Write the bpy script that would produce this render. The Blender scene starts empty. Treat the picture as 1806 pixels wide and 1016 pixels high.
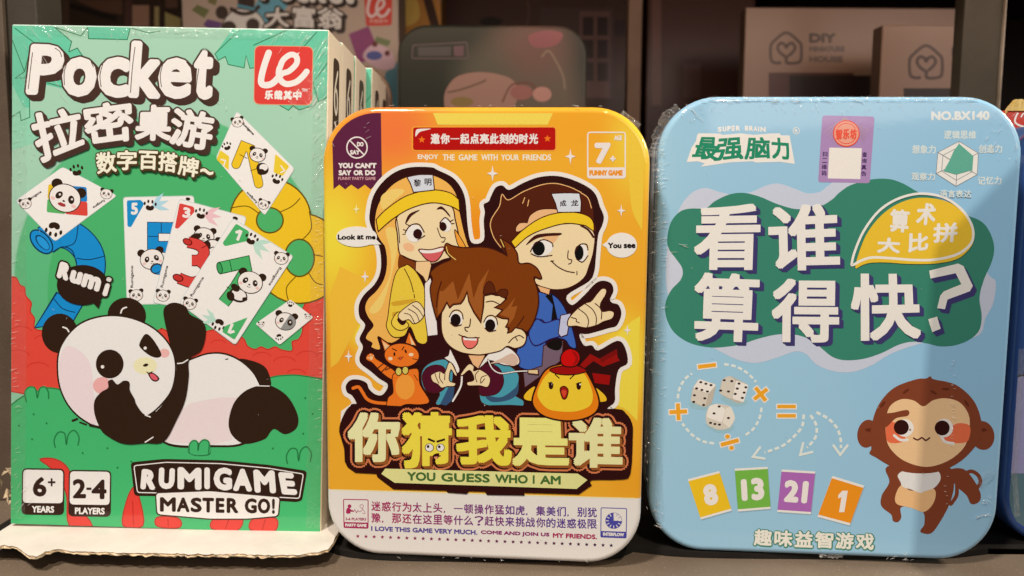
import bpy, bmesh, math, random
from mathutils import Vector, Matrix
from mathutils.geometry import tessellate_polygon
random.seed(7)
SC = bpy.context.scene
COL = SC.collection
rad = math.radians

# ------------------------------------------------------------------ camera
PITCH, CROLL, CAMH, FPX, CX, CY = 0.102337, 0.005461, 0.136829, 1400.0, 903.0, 508.0
_c, _s = math.cos(PITCH), math.sin(PITCH)
FWD, _up, _rt = Vector((0, _c, -_s)), Vector((0, _s, _c)), Vector((1, 0, 0))
_cr, _sr = math.cos(CROLL), math.sin(CROLL)
RT, UP = _rt * _cr + _up * _sr, _up * _cr - _rt * _sr
EYE = Vector((0, 0, CAMH))
cd = bpy.data.cameras.new('camera')
cam = bpy.data.objects.new('camera', cd)
COL.objects.link(cam)
cam.matrix_world = Matrix((
    (RT.x, UP.x, -FWD.x, EYE.x), (RT.y, UP.y, -FWD.y, EYE.y),
    (RT.z, UP.z, -FWD.z, EYE.z), (0, 0, 0, 1)))
cd.sensor_width = 36.0
cd.lens = 36.0 * FPX / 1806.0
cd.clip_start, cd.clip_end = 0.01, 50.0
cd.dof.use_dof = True
cd.dof.focus_distance = 0.298
cd.dof.aperture_fstop = 10.5
SC.camera = cam

# ------------------------------------------------------------------ world, lamps, exposure
wd = bpy.data.worlds.new('World')
SC.world = wd
wd.use_nodes = True
wd.node_tree.nodes['Background'].inputs[0].default_value = (1.0, 0.80, 0.62, 1)
wd.node_tree.nodes['Background'].inputs[1].default_value = 0.05
SC.view_settings.view_transform = 'Standard'
SC.view_settings.look = 'None'
SC.view_settings.exposure = 0.0
SC.view_settings.gamma = 1.0


def area(name, loc, aim, sx, sy, power, col, roll=0.0, spread=180):
    l = bpy.data.lights.new(name, 'AREA')
    l.shape = 'RECTANGLE'
    l.size, l.size_y, l.energy, l.color = sx, sy, power, col
    l.spread = rad(spread)
    o = bpy.data.objects.new(name, l)
    COL.objects.link(o)
    o.location = loc
    q = (Vector(aim) - Vector(loc)).to_track_quat('-Z', 'Y')
    o.rotation_euler = (q.to_matrix() @ Matrix.Rotation(roll, 3, 'Z')).to_euler()
    return o


# store lamps: one over the shelf from the left, a ceiling spot, the aisle behind the viewer; added fills for the background and box sides
KEY, SPOT, AISLE, REAR, SIDE = 11.6, 28.0, 7.0, 0.36, 7.5
area('shelf_lamp', (-0.34, -0.22, 1.0), (-0.08, 0.30, 0.06), 0.12, 0.12, KEY, (1.0, 0.87, 0.75))
area('spot_lamp', (0.35, -1.20, 1.90), (0.05, 0.30, 0.06), 0.007, 0.007, SPOT, (1.0, 0.84, 0.66))
area('aisle_light', (0.95, -1.3, 0.62), (0.0, 0.3, 0.12), 1.6, 0.5, AISLE, (0.97, 0.92, 0.90))
area('rear_fill', (0.06, 0.385, 0.296), (0.06, 0.66, 0.12), 0.7, 0.03, REAR, (1.0, 0.66, 0.46))  # added fill that brightens the goods at the back
area('side_fill', (0.92, 0.335, 0.56), (-0.07, 0.335, 0.15), 0.15, 0.15, SIDE, (1.0, 0.84, 0.66))  # added fill set behind the fronts to brighten only the box sides



# ------------------------------------------------------------------ tags, things
def tag(o, label=None, cat=None, group=None, kind=None):
    if label: o['label'] = label
    if cat: o['category'] = cat
    if group: o['group'] = group
    if kind: o['kind'] = kind
    return o


def thing(name, label, cat, loc, rot=None, group=None):
    o = bpy.data.objects.new(name, None)
    o.empty_display_size = 0.01
    COL.objects.link(o)
    m = rot.to_4x4() if rot is not None else Matrix.Identity(4)
    m.translation = Vector(loc)
    o.matrix_world = m
    o['M'] = [v for r in m for v in r]
    return tag(o, label, cat, group)


def getM(o):
    v = list(o['M'])
    return Matrix((v[0:4], v[4:8], v[8:12], v[12:16]))


def mesh_obj(name, verts, faces, mats, idx=None, parent=None, smooth=False):
    me = bpy.data.meshes.new(name)
    me.from_pydata([tuple(v) for v in verts], [], faces)
    for m in mats: me.materials.append(m)
    if idx: me.polygons.foreach_set('material_index', idx)
    if smooth: me.polygons.foreach_set('use_smooth', [True] * len(me.polygons))
    me.update()
    o = bpy.data.objects.new(name, me)
    COL.objects.link(o)
    if parent is not None: o.parent = parent
    return o


def from_bm(name, bm, mats, parent=None, smooth=False):
    bmesh.ops.recalc_face_normals(bm, faces=bm.faces[:])
    me = bpy.data.meshes.new(name)
    bm.to_mesh(me)
    bm.free()
    for m in mats: me.materials.append(m)
    if smooth: me.polygons.foreach_set('use_smooth', [True] * len(me.polygons))
    o = bpy.data.objects.new(name, me)
    COL.objects.link(o)
    if parent is not None: o.parent = parent
    return o


def bm_box(bm, x0, x1, y0, y1, z0, z1, mi=0, bevel=0.0):
    n0 = set(bm.faces)
    vs = [bm.verts.new((x, y, z)) for x in (x0, x1) for y in (y0, y1) for z in (z0, z1)]
    fs = []
    for q in ((0, 1, 3, 2), (4, 6, 7, 5), (0, 4, 5, 1), (2, 3, 7, 6), (0, 2, 6, 4), (1, 5, 7, 3)):
        fs.append(bm.faces.new([vs[i] for i in q]))
    bmesh.ops.recalc_face_normals(bm, faces=fs)
    if bevel:
        es = list({e for f in fs for e in f.edges})
        bmesh.ops.bevel(bm, geom=es, offset=bevel, segments=3, affect='EDGES', profile=0.5)
    for f in bm.faces:
        if f not in n0: f.material_index = mi


# ------------------------------------------------------------------ colours and materials
def lin1(v):
    v /= 255.0
    return v / 12.92 if v <= 0.04045 else ((v + 0.055) / 1.055) ** 2.4


def lin(c):
    return tuple(lin1(v) for v in c)


def node_mat(name):
    m = bpy.data.materials.new(name)
    m.use_nodes = True
    nt = m.node_tree
    return m, nt, nt.nodes['Principled BSDF'], nt.nodes.new, nt.links.new


FINISH = {  # roughness, specular, coat, coat roughness, bump strength, bump scale
    'card': (0.42, 0.12, 0.85, 0.10, 0.030, 260.0),
    'tin': (0.40, 0.10, 0.95, 0.06, 0.020, 140.0),
    'dull': (0.55, 0.25, 0.25, 0.25, 0.02, 200.0),
    'matte': (0.75, 0.2, 0.0, 0.3, 0.02, 200.0),
}


def finish(nt, b, fin):
    r, sp, ct, cr, bs, bsc = FINISH[fin]
    b.inputs['Roughness'].default_value = r
    b.inputs['Specular IOR Level'].default_value = sp
    b.inputs['Coat Weight'].default_value = ct
    b.inputs['Coat Roughness'].default_value = cr
    n = nt.nodes.new('ShaderNodeTexNoise')
    n.inputs['Scale'].default_value = bsc
    n.inputs['Detail'].default_value = 3
    tc = nt.nodes.new('ShaderNodeTexCoord')
    nt.links.new(tc.outputs['Object'], n.inputs['Vector'])
    bp = nt.nodes.new('ShaderNodeBump')
    bp.inputs['Strength'].default_value = bs
    bp.inputs['Distance'].default_value = 0.001
    nt.links.new(n.outputs['Fac'], bp.inputs['Height'])
    nt.links.new(bp.outputs['Normal'], b.inputs['Coat Normal'])
    return tc, n


_inks = {}


def ink(c, fin):
    """printed ink of one colour (linear rgb) with faint print mottling"""
    k = (tuple(round(v, 4) for v in c), fin)
    if k in _inks: return _inks[k]
    m, nt, b, N, L = node_mat('ink_' + fin)
    tc, n = finish(nt, b, fin)
    n2 = N('ShaderNodeTexNoise')
    n2.inputs['Scale'].default_value = 900.0
    n2.inputs['Detail'].default_value = 2
    L(tc.outputs['Object'], n2.inputs['Vector'])
    mr = N('ShaderNodeMapRange')
    mr.inputs['From Min'].default_value, mr.inputs['From Max'].default_value = 0.3, 0.7
    mr.inputs['To Min'].default_value, mr.inputs['To Max'].default_value = 0.978, 1.012
    L(n2.outputs['Fac'], mr.inputs['Value'])
    mx = N('ShaderNodeMix')
    mx.data_type = 'RGBA'
    mx.blend_type = 'MULTIPLY'
    mx.inputs[0].default_value = 1.0
    mx.inputs[6].default_value = (*c, 1)
    L(mr.outputs['Result'], mx.inputs[7])
    L(mx.outputs[2], b.inputs['Base Color'])
    m.diffuse_color = (*c, 1)
    _inks[k] = m
    return m


def blob_mat(name, base, blobs, fin, line=None):
    """printed soft colour gradients: base colour with smooth round patches (cx, cz, rx, rz, rotation, softness, colour) in object space"""
    m, nt, b, N, L = node_mat(name)
    tc, n = finish(nt, b, fin)
    sep = N('ShaderNodeSeparateXYZ')
    L(tc.outputs['Object'], sep.inputs[0])
    cur = None
    def rgb(c):
        q = N('ShaderNodeRGB'); q.outputs[0].default_value = (*c, 1); return q.outputs[0]
    cur = rgb(base)
    for (cx, cz, rx, rz, soft, c, amt) in blobs:
        mp = N('ShaderNodeMapping')
        mp.vector_type = 'POINT'
        mp.inputs['Location'].default_value = (-cx / rx, 0, -cz / rz)
        mp.inputs['Scale'].default_value = (1 / rx, 0, 1 / rz)
        L(tc.outputs['Object'], mp.inputs['Vector'])
        ln = N('ShaderNodeVectorMath'); ln.operation = 'LENGTH'
        L(mp.outputs[0], ln.inputs[0])
        mr = N('ShaderNodeMapRange'); mr.interpolation_type = 'SMOOTHSTEP'
        mr.inputs['From Min'].default_value, mr.inputs['From Max'].default_value = 1 - soft, 1.0 + 1e-4
        mr.inputs['To Min'].default_value, mr.inputs['To Max'].default_value = amt, 0
        L(ln.outputs['Value'], mr.inputs['Value'])
        mx = N('ShaderNodeMix'); mx.data_type = 'RGBA'
        L(mr.outputs[0], mx.inputs[0]); L(cur, mx.inputs[6]); L(rgb(c), mx.inputs[7])
        cur = mx.outputs[2]
    if line:  # everything under z = a*x + b takes one colour
        a, bb, c = line
        ma = N('ShaderNodeMath'); ma.operation = 'MULTIPLY_ADD'
        ma.inputs[1].default_value, ma.inputs[2].default_value = a, bb
        L(sep.outputs['X'], ma.inputs[0])
        lt = N('ShaderNodeMath'); lt.operation = 'LESS_THAN'
        L(sep.outputs['Z'], lt.inputs[0]); L(ma.outputs[0], lt.inputs[1])
        mx = N('ShaderNodeMix'); mx.data_type = 'RGBA'
        L(lt.outputs[0], mx.inputs[0]); L(cur, mx.inputs[6]); L(rgb(c), mx.inputs[7])
        cur = mx.outputs[2]
    L(cur, b.inputs['Base Color'])
    m.diffuse_color = (*base, 1)
    return m


def surf(name, c1, c2, scale, rough=0.7, spec=0.3, bump=0.2, bscale=None, speck=None, bdist=0.001):
    """a plain material varied by noise, with optional fine light specks"""
    m, nt, b, N, L = node_mat(name)
    tc = N('ShaderNodeTexCoord')
    n = N('ShaderNodeTexNoise'); n.inputs['Scale'].default_value = scale; n.inputs['Detail'].default_value = 6
    L(tc.outputs['Object'], n.inputs['Vector'])
    cr = N('ShaderNodeValToRGB')
    cr.color_ramp.elements[0].position, cr.color_ramp.elements[1].position = 0.32, 0.68
    cr.color_ramp.elements[0].color, cr.color_ramp.elements[1].color = (*c1, 1), (*c2, 1)
    L(n.outputs['Fac'], cr.inputs[0])
    cur = cr.outputs[0]
    if speck:
        v = N('ShaderNodeTexNoise'); v.inputs['Scale'].default_value = speck[0]; v.inputs['Detail'].default_value = 1
        L(tc.outputs['Object'], v.inputs['Vector'])
        mr = N('ShaderNodeMapRange')
        mr.inputs['From Min'].default_value, mr.inputs['From Max'].default_value = speck[1], speck[1] + 0.05
        L(v.outputs['Fac'], mr.inputs['Value'])
        mx = N('ShaderNodeMix'); mx.data_type = 'RGBA'
        L(mr.outputs[0], mx.inputs[0]); L(cur, mx.inputs[6]); mx.inputs[7].default_value = (*speck[2], 1)
        cur = mx.outputs[2]
    L(cur, b.inputs['Base Color'])
    b.inputs['Roughness'].default_value = rough
    b.inputs['Specular IOR Level'].default_value = spec
    n2 = N('ShaderNodeTexNoise'); n2.inputs['Scale'].default_value = bscale or scale * 6; n2.inputs['Detail'].default_value = 5
    L(tc.outputs['Object'], n2.inputs['Vector'])
    bp = N('ShaderNodeBump'); bp.inputs['Strength'].default_value = bump; bp.inputs['Distance'].default_value = bdist
    L(n2.outputs['Fac'], bp.inputs['Height']); L(bp.outputs[0], b.inputs['Normal'])
    m.diffuse_color = (*c1, 1)
    return m


def film_mat(name, haze=0.06, rough=0.09, gloss=0.55, bump=0.5, tint=(0.9, 0.88, 0.85), bscale=500.0):
    """thin clear plastic film: see-through, with glossy creases"""
    m, nt, b, N, L = node_mat(name)
    out = nt.nodes['Material Output']
    tc = N('ShaderNodeTexCoord')
    n = N('ShaderNodeTexNoise'); n.inputs['Scale'].default_value = bscale; n.inputs['Detail'].default_value = 3
    L(tc.outputs['Object'], n.inputs['Vector'])
    bp = N('ShaderNodeBump'); bp.inputs['Strength'].default_value = bump; bp.inputs['Distance'].default_value = 0.001
    L(n.outputs['Fac'], bp.inputs['Height'])
    gl = N('ShaderNodeBsdfGlossy'); gl.inputs['Roughness'].default_value = rough
    gl.inputs['Color'].default_value = (1, 1, 1, 1)
    L(bp.outputs[0], gl.inputs['Normal'])
    df = N('ShaderNodeBsdfDiffuse'); df.inputs['Color'].default_value = (*tint, 1)
    tr = N('ShaderNodeBsdfTransparent')
    m1 = N('ShaderNodeMixShader'); m1.inputs[0].default_value = haze
    L(tr.outputs[0], m1.inputs[1]); L(df.outputs[0], m1.inputs[2])
    fr = N('ShaderNodeFresnel')
    ge = N('ShaderNodeNewGeometry')
    io = N('ShaderNodeMapRange'); io.inputs['To Min'].default_value = 1.45; io.inputs['To Max'].default_value = 1 / 1.45
    L(ge.outputs['Backfacing'], io.inputs['Value']); L(io.outputs[0], fr.inputs['IOR'])
    L(bp.outputs[0], fr.inputs['Normal'])
    mu = N('ShaderNodeMath'); mu.operation = 'MULTIPLY'; mu.inputs[1].default_value = gloss * 2
    L(fr.outputs[0], mu.inputs[0])
    m2 = N('ShaderNodeMixShader')
    L(mu.outputs[0], m2.inputs[0]); L(m1.outputs[0], m2.inputs[1]); L(gl.outputs[0], m2.inputs[2])
    L(m2.outputs[0], out.inputs['Surface'])
    return m


# ------------------------------------------------------------------ printing on faces
def px_ray(x, y):
    return RT * ((x - CX) / FPX) + UP * ((CY - y) / FPX) + FWD


def at(x, y, Y):
    """world point on the plane y = Y seen at a pixel of the photograph"""
    d = px_ray(x, y)
    return EYE + d * (Y / d.y)


_glyphs = {}


def glyph(s):
    """flat triangles of a string set in the built-in font"""
    if s in _glyphs: return _glyphs[s]
    c = bpy.data.curves.new('lettering', 'FONT')
    c.body = s
    c.resolution_u = 3
    o = bpy.data.objects.new('lettering', c)
    COL.objects.link(o)
    dg = bpy.context.evaluated_depsgraph_get()
    me = bpy.data.meshes.new_from_object(o.evaluated_get(dg))
    me.calc_loop_triangles()
    vs = [(v.co.x, v.co.y) for v in me.vertices]
    ts = [tuple(t.vertices) for t in me.loop_triangles]
    bpy.data.objects.remove(o)
    bpy.data.curves.remove(c)
    bpy.data.meshes.remove(me)
    xs, ys = [v[0] for v in vs], [v[1] for v in vs]
    _glyphs[s] = (vs, ts, (min(xs), min(ys), max(xs), max(ys)))
    return _glyphs[s]


def crom(pts, closed=True, n=7):
    P, out = pts, []
    m = len(P)
    rng = range(m) if closed else range(m - 1)
    for i in rng:
        p0 = P[(i - 1) % m] if closed or i > 0 else P[i]
        p1, p2 = P[i], P[(i + 1) % m]
        p3 = P[(i + 2) % m] if closed or i + 2 < m else p2
        for k in range(n):
            t = k / n
            out.append(tuple(0.5 * (2 * b + (c - a) * t + (2 * a - 5 * b + 4 * c - d) * t * t + (3 * b - a - 3 * c + d) * t ** 3)
                             for a, b, c, d in zip(p0, p1, p2, p3)))
    if not closed: out.append(P[-1])
    return out


def rpoly(pts, r, n=5):
    """polygon with rounded corners"""
    out = []
    m = len(pts)
    for i in range(m):
        p, a, b = Vector(pts[i]), Vector(pts[i - 1]), Vector(pts[(i + 1) % m])
        u, v = a - p, b - p
        t = min(r, u.length * 0.45, v.length * 0.45)
        s, e = p + u.normalized() * t, p + v.normalized() * t
        for k in range(n + 1):
            q = k / n
            out.append(tuple(s * (1 - q) ** 2 + p * 2 * q * (1 - q) + e * q * q))
    return out


def ellp(cx, cy, rx, ry, rot=0, n=36, a0=0, a1=360):
    c, s = math.cos(rad(rot)), math.sin(rad(rot))
    out = []
    for k in range(n if a1 - a0 == 360 else n + 1):
        a = rad(a0 + (a1 - a0) * k / n)
        x, y = rx * math.cos(a), ry * math.sin(a)
        out.append((cx + x * c - y * s, cy + x * s + y * c))
    return out


def rrp(cx, cy, w, h, r, rot=0):
    c, s = math.cos(rad(rot)), math.sin(rad(rot))
    q = rpoly([(-w / 2, -h / 2), (w / 2, -h / 2), (w / 2, h / 2), (-w / 2, h / 2)], r) if r else [(-w / 2, -h / 2), (w / 2, -h / 2), (w / 2, h / 2), (-w / 2, h / 2)]
    return [(cx + x * c - y * s, cy + x * s + y * c) for x, y in q]


class Face:
    """one printed face of a thing. Shapes come in pixels of the photograph (or millimetres with local=True) and land on the real face."""
    STEP, DZ = 9e-6, 2e-6

    def __init__(s, root, p0, u, v, n, outline, white, fin, black=0.012, local=False, z0=2e-5):
        s.root, s.M = root, getM(root)
        s.Mi = s.M.inverted()
        s.p0, s.u, s.v, s.n = Vector(p0), Vector(u), Vector(v), Vector(n)
        s.out = outline  # convex outline in (u, v)
        s.white = [0.8 / max(1e-3, w - black) for w in lin(white)]
        s.black, s.fin, s.local = black, fin, local
        s.book, s.parts, s.part, s.z0 = [], {}, None, z0
        s.e = s.Mi @ EYE
        s.zm(0, 0, 1)
        xs, ys = [p[0] for p in outline], [p[1] for p in outline]
        s.bb = (min(xs), min(ys), max(xs), max(ys))

    def zm(s, ox, oy, k):
        s.ox, s.oy, s.k = ox, oy, k
        return s

    def col(s, c):
        return tuple(min(0.85, max(0.004, (v - s.black) * w)) for v, w in zip(lin(c), s.white))

    def uv(s, p, z):
        x, y = s.ox + p[0] / s.k, s.oy + p[1] / s.k
        if s.local:
            return (x * 0.001, y * 0.001)
        d = s.Mi.to_3x3() @ px_ray(x, y)
        o = s.p0 + s.n * z
        t = (o - s.e).dot(s.n) / d.dot(s.n)
        q = s.e + d * t - o
        return (q.dot(s.u), q.dot(s.v))

    def zfor(s, pts):
        q = [s.uv(p, 0) for p in pts]
        xs, ys = [p[0] for p in q], [p[1] for p in q]
        b = (min(xs), min(ys), max(xs), max(ys))
        z = s.z0
        for (bb, zt) in s.book:
            if bb[0] < b[2] and bb[2] > b[0] and bb[1] < b[3] and bb[3] > b[1] and zt + s.STEP > z:
                z = zt + s.STEP
        return z, b

    def emit(s, verts, tris, z, mat):
        """verts in picture coordinates; clipped to the outline of the face"""
        store = s.parts.setdefault(s.part, ([], [], []))
        q = [s.uv(p, z) for p in verts]
        o = s.p0 + s.n * z
        def inside_all(ps):
            for i in range(len(s.out)):
                a, b = s.out[i], s.out[(i + 1) % len(s.out)]
                ex, ey = b[0] - a[0], b[1] - a[1]
                for p in ps:
                    if ex * (p[1] - a[1]) - ey * (p[0] - a[0]) < 0: return False
            return True
        x0, y0, x1, y1 = s.bb
        m = 0.001 if len(s.out) == 4 else 0.021
        if len(s.out) == 4: m = 0.0
        safe = all(x0 + m < p[0] < x1 - m and y0 + m < p[1] < y1 - m for p in q) or inside_all(q)
        if safe:
            b = len(store[0])
            store[0].extend(o + s.u * p[0] + s.v * p[1] for p in q)
            store[1].extend(tuple(b + i for i in t) for t in tris)
            store[2].extend([mat] * len(tris))
            return
        for t in tris:
            pg = [q[i] for i in t]
            ar = sum(pg[i][0] * pg[(i + 1) % 3][1] - pg[(i + 1) % 3][0] * pg[i][1] for i in range(3))
            if abs(ar) < 1e-14: continue
            for i in range(len(s.out)):
                a, b = s.out[i], s.out[(i + 1) % len(s.out)]
                ex, ey = b[0] - a[0], b[1] - a[1]
                f = lambda p: ex * (p[1] - a[1]) - ey * (p[0] - a[0])
                new = []
                for j in range(len(pg)):
                    p, r = pg[j], pg[(j + 1) % len(pg)]
                    fp, fr = f(p), f(r)
                    if fp >= 0: new.append(p)
                    if (fp >= 0) != (fr >= 0):
                        w = fp / (fp - fr)
                        new.append((p[0] + (r[0] - p[0]) * w, p[1] + (r[1] - p[1]) * w))
                pg = new
                if len(pg) < 3: break
            if len(pg) < 3: continue
            b = len(store[0])
            store[0].extend(o + s.u * p[0] + s.v * p[1] for p in pg)
            store[1].append(tuple(range(b, b + len(pg))))
            store[2].append(mat)

    def mat(s, c):
        return c if isinstance(c, bpy.types.Material) else ink(s.col(c), s.fin)

    # -- shapes
    def poly(s, pts, c, line=None):
        z, b = s.zfor(pts)
        t = tessellate_polygon([[Vector((p[0], p[1], 0)) for p in pts]])
        s.emit(pts, t, z, s.mat(c))
        s.book.append((b, z))
        if line: s.line(pts, line[0], line[1], closed=True, smooth=False)

    def blob(s, pts, c, line=None, n=7):
        s.poly(crom(pts, True, n), c, line)

    def ell(s, cx, cy, rx, ry, c, rot=0, line=None):
        s.poly(ellp(cx, cy, rx, ry, rot), c, line)

    def rr(s, cx, cy, w, h, r, c, rot=0, line=None):
        s.poly(rrp(cx, cy, w, h, r, rot), c, line)

    def box(s, x0, y0, x1, y1, r, c, line=None):
        s.rr((x0 + x1) / 2, (y0 + y1) / 2, x1 - x0, y1 - y0, r, c, 0, line)

    def line(s, pts, w, c, closed=False, smooth=True, caps=True):
        if smooth and len(pts) > 2: pts = crom(pts, closed, 6)
        P = [Vector(p[:2]) for p in pts]
        Q = [P[0]]
        for p in P[1:]:
            if (p - Q[-1]).length > 1e-4: Q.append(p)
        if closed and (Q[0] - Q[-1]).length < 1e-4: Q.pop()
        P = Q
        m = len(P)
        if m < 2: return
        h = w / 2
        z, b = s.zfor([(p.x - h, p.y - h) for p in P] + [(p.x + h, p.y + h) for p in P])
        V, T = [], []
        for i in range(m):
            a = P[i - 1] if (closed or i > 0) else None
            d = P[(i + 1) % m] if (closed or i < m - 1) else None
            d1 = (P[i] - a).normalized() if a is not None else None
            d2 = (d - P[i]).normalized() if d is not None else None
            if d1 is None: d1 = d2
            if d2 is None: d2 = d1
            n1, n2 = Vector((-d1.y, d1.x)), Vector((-d2.y, d2.x))
            nn = n1 + n2
            if nn.length < 1e-3: nn = n1
            nn.normalize()
            k = h / max(0.45, nn.dot(n1))
            V += [tuple(P[i] + nn * k), tuple(P[i] - nn * k)]
        for i in range(m if closed else m - 1):
            j = (i + 1) % m
            T += [(2 * i, 2 * i + 1, 2 * j + 1), (2 * i, 2 * j + 1, 2 * j)]
        s.emit(V, T, z, s.mat(c))
        if caps and not closed:
            for i, sg in ((0, -1), (m - 1, 1)):
                d = (P[1] - P[0]).normalized() if i == 0 else (P[-1] - P[-2]).normalized()
                a0 = math.degrees(math.atan2(d.y * sg, d.x * sg)) - 90
                fan = ellp(P[i].x, P[i].y, h, h, 0, 8, a0, a0 + 180)
                s.emit(fan, [(0, k, k + 1) for k in range(1, len(fan) - 1)], z, s.mat(c))
        s.book.append((b, z))

    def one(s, x0, y0, x1, y1, w, c, skew=0.0):
        """a bold figure one inside a box"""
        h = y1 - y0
        s.poly([(x0 + skew, y0 + h * .18), (x1 - w + skew, y0), (x1 + skew, y0), (x1 - skew, y1), (x1 - w - skew, y1), (x1 - w + skew * .4, y0 + h * .30), (x0 + skew * .6, y0 + h * .36)], c)

    def dash(s, pts, w, c, on, off):
        P = [Vector(p) for p in crom(pts, False, 10)]
        L = [0]
        for a, b in zip(P, P[1:]): L.append(L[-1] + (b - a).length)
        def pt(d):
            for i in range(len(P) - 1):
                if L[i + 1] >= d:
                    return P[i].lerp(P[i + 1], (d - L[i]) / max(1e-6, L[i + 1] - L[i]))
            return P[-1]
        d = 0
        while d < L[-1]:
            e = min(d + on, L[-1])
            s.line([tuple(pt(d)), tuple(pt((d + e) / 2)), tuple(pt(e))], w, c, caps=False)
            d += on + off

    def star(s, cx, cy, r, c, n=5, inner=0.45, ry=None, rot=0):
        ry = ry or r
        p = []
        for k in range(2 * n):
            a = math.pi * k / n - math.pi / 2 + rad(rot)
            q = 1 if k % 2 == 0 else inner
            p.append((cx + r * q * math.cos(a), cy + ry * q * math.sin(a)))
        s.poly(p, c)

    # -- lettering
    def text(s, items, layers, bold=0.0, sq=False):
        """items: (string, quad TL TR BR BL); layers from back to front: (extra radius, dx, dy, colour); all widths in picture units"""
        if isinstance(items, tuple): items = [items]
        allq = []
        mx = bold + max(l[0] for l in layers) + max(max(abs(l[1]), abs(l[2])) for l in layers)
        for _, q in items:
            for p in q: allq += [(p[0] - mx, p[1] - mx), (p[0] + mx, p[1] + mx)]
        z, b = s.zfor(allq)
        for (er, dx, dy, c) in layers:
            r = bold + er
            for st, q in items:
                cc = c
                if isinstance(c, dict): cc = c[st]
                vs, ts, bb = glyph(st)
                TL, TR, BR, BL = [Vector(p[:2]) for p in q]
                ux, vy = (TR - TL).normalized(), (BL - TL).normalized()
                bx, by = min(bold, (TR - TL).length * .38), min(bold, (BL - TL).length * .38)
                TL, TR, BR, BL = TL + ux * bx + vy * by, TR + vy * by - ux * bx, BR - ux * bx - vy * by, BL + ux * bx - vy * by
                w, h = max(1e-6, bb[2] - bb[0]), max(1e-6, bb[3] - bb[1])
                pts = []
                for x, y in vs:
                    a, e = (x - bb[0]) / w, (bb[3] - y) / h
                    p = (TL * (1 - a) + TR * a) * (1 - e) + (BL * (1 - a) + BR * a) * e
                    pts.append((p.x + dx, p.y + dy))
                m = s.mat(cc)
                offs = [(0, 0)]
                if r > 0:
                    n = 8 if r * 1.0 / s.k < 4 else 18
                    if sq and er < 1.0:
                        offs += [(r * i_, r * j_) for i_, j_ in ((-1, -1), (1, -1), (1, 1), (-1, 1), (0, -1), (0, 1), (-1, 0), (1, 0))]
                    else:
                        offs += [(r * math.cos(2 * math.pi * k / n), r * math.sin(2 * math.pi * k / n)) for k in range(n)]
                    if er > 0 and r / s.k > 5:
                        offs += [(r * 0.5 * math.cos(2 * math.pi * k / 8), r * 0.5 * math.sin(2 * math.pi * k / 8)) for k in range(8)]
                zz = z
                for ox, oy in offs:
                    s.emit([(p[0] + ox, p[1] + oy) for p in pts], ts, zz, m)
                    zz += s.DZ
            z += s.DZ * (len(offs) + 1) + s.STEP / 2
        s.book.append((b, z))

    def cells(s, string, quad, layers, bold=0.0, gap=0.08):
        """full-width characters set in equal cells along a quad"""
        n = len(string)
        TL, TR, BR, BL = [Vector(p) for p in quad]
        items = []
        for i, ch in enumerate(string):
            if ch == ' ': continue
            a, b = (i + gap / 2) / n, (i + 1 - gap / 2) / n
            q = [TL.lerp(TR, a), TL.lerp(TR, b), BL.lerp(BR, b), BL.lerp(BR, a)]
            if ch in '，、。.':
                q = [q[3].lerp(q[0], 0.22), q[3].lerp(q[0], 0.22).lerp(q[2].lerp(q[1], 0.22), 0.2), q[3].lerp(q[2], 0.2), q[3]]
            elif ch == '一':
                mid0, mid1 = q[0].lerp(q[3], 0.45), q[1].lerp(q[2], 0.45)
                q = [mid0, mid1, q[1].lerp(q[2], 0.55), q[0].lerp(q[3], 0.55)]
            items.append((ch, [tuple(p) for p in q]))
        s.text(items, layers, bold)

    def build(s):
        for name, (vs, fs, ms) in s.parts.items():
            mats = []
            for m in ms:
                if m not in mats: mats.append(m)
            ix = {m: i for i, m in enumerate(mats)}
            mesh_obj(name, vs, fs, mats, [ix[m] for m in ms], s.root)
        s.parts = {}


def creases(f, name, groups, mat, seed):
    """small raised creases of the film on a printed face: (x0, y0, x1, y1, count, direction degrees, spread, len0, len1, wid0, wid1)"""
    rnd = random.Random(seed)
    V, F = [], []
    f.zm(0, 0, 1)
    for (x0, y0, x1, y1, n, d, sp, l0, l1, w0, w1) in groups:
        for _ in range(n):
            x, y = rnd.uniform(x0, x1), rnd.uniform(y0, y1)
            a = rad(d + rnd.uniform(-sp, sp))
            L, w = rnd.uniform(l0, l1), rnd.uniform(w0, w1)
            cu = rnd.uniform(-.25, .25)
            m = 5
            row = []
            for k in range(m):
                t = k / (m - 1) - .5
                aa = a + cu * t
                cx, cy = x + math.cos(aa) * L * t, y + math.sin(aa) * L * t
                nx, ny = -math.sin(aa), math.cos(aa)
                ww = w * (1 - (2 * abs(t)) ** 2 * .8) * .5
                for s_, z in ((-1, .00042), (0, .00042 + ww * .00021 * rnd.uniform(.6, 1.6)), (1, .00042)):
                    u, v = f.uv((cx + nx * ww * s_, cy + ny * ww * s_), z)
                    row.append(f.p0 + f.n * z + f.u * u + f.v * v)
            b = len(V)
            V.extend(row)
            for k in range(m - 1):
                for j in (0, 1):
                    q = b + 3 * k + j
                    F.append((q, q + 1, q + 4, q + 3))
    return tag(mesh_obj(name, V, F, [mat], None, f.root), kind='stuff')


def box4(x0, y0, x1, y1):
    return [(x0, y0), (x1, y0), (x1, y1), (x0, y1)]


def rect_outline(w, h):
    return [(-w / 2, 0), (w / 2, 0), (w / 2, h), (-w / 2, h)]


def rr_outline(w, h, r, n=10, inset=0.0):
    out = []
    for cx, cz, a0 in ((w / 2 - r, r, -90), (w / 2 - r, h - r, 0), (-w / 2 + r, h - r, 90), (-w / 2 + r, r, 180)):
        for k in range(n + 1):
            a = rad(a0 + 90 * k / n)
            out.append((cx + (r - inset) * math.cos(a), cz + (r - inset) * math.sin(a)))
    return out


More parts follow.
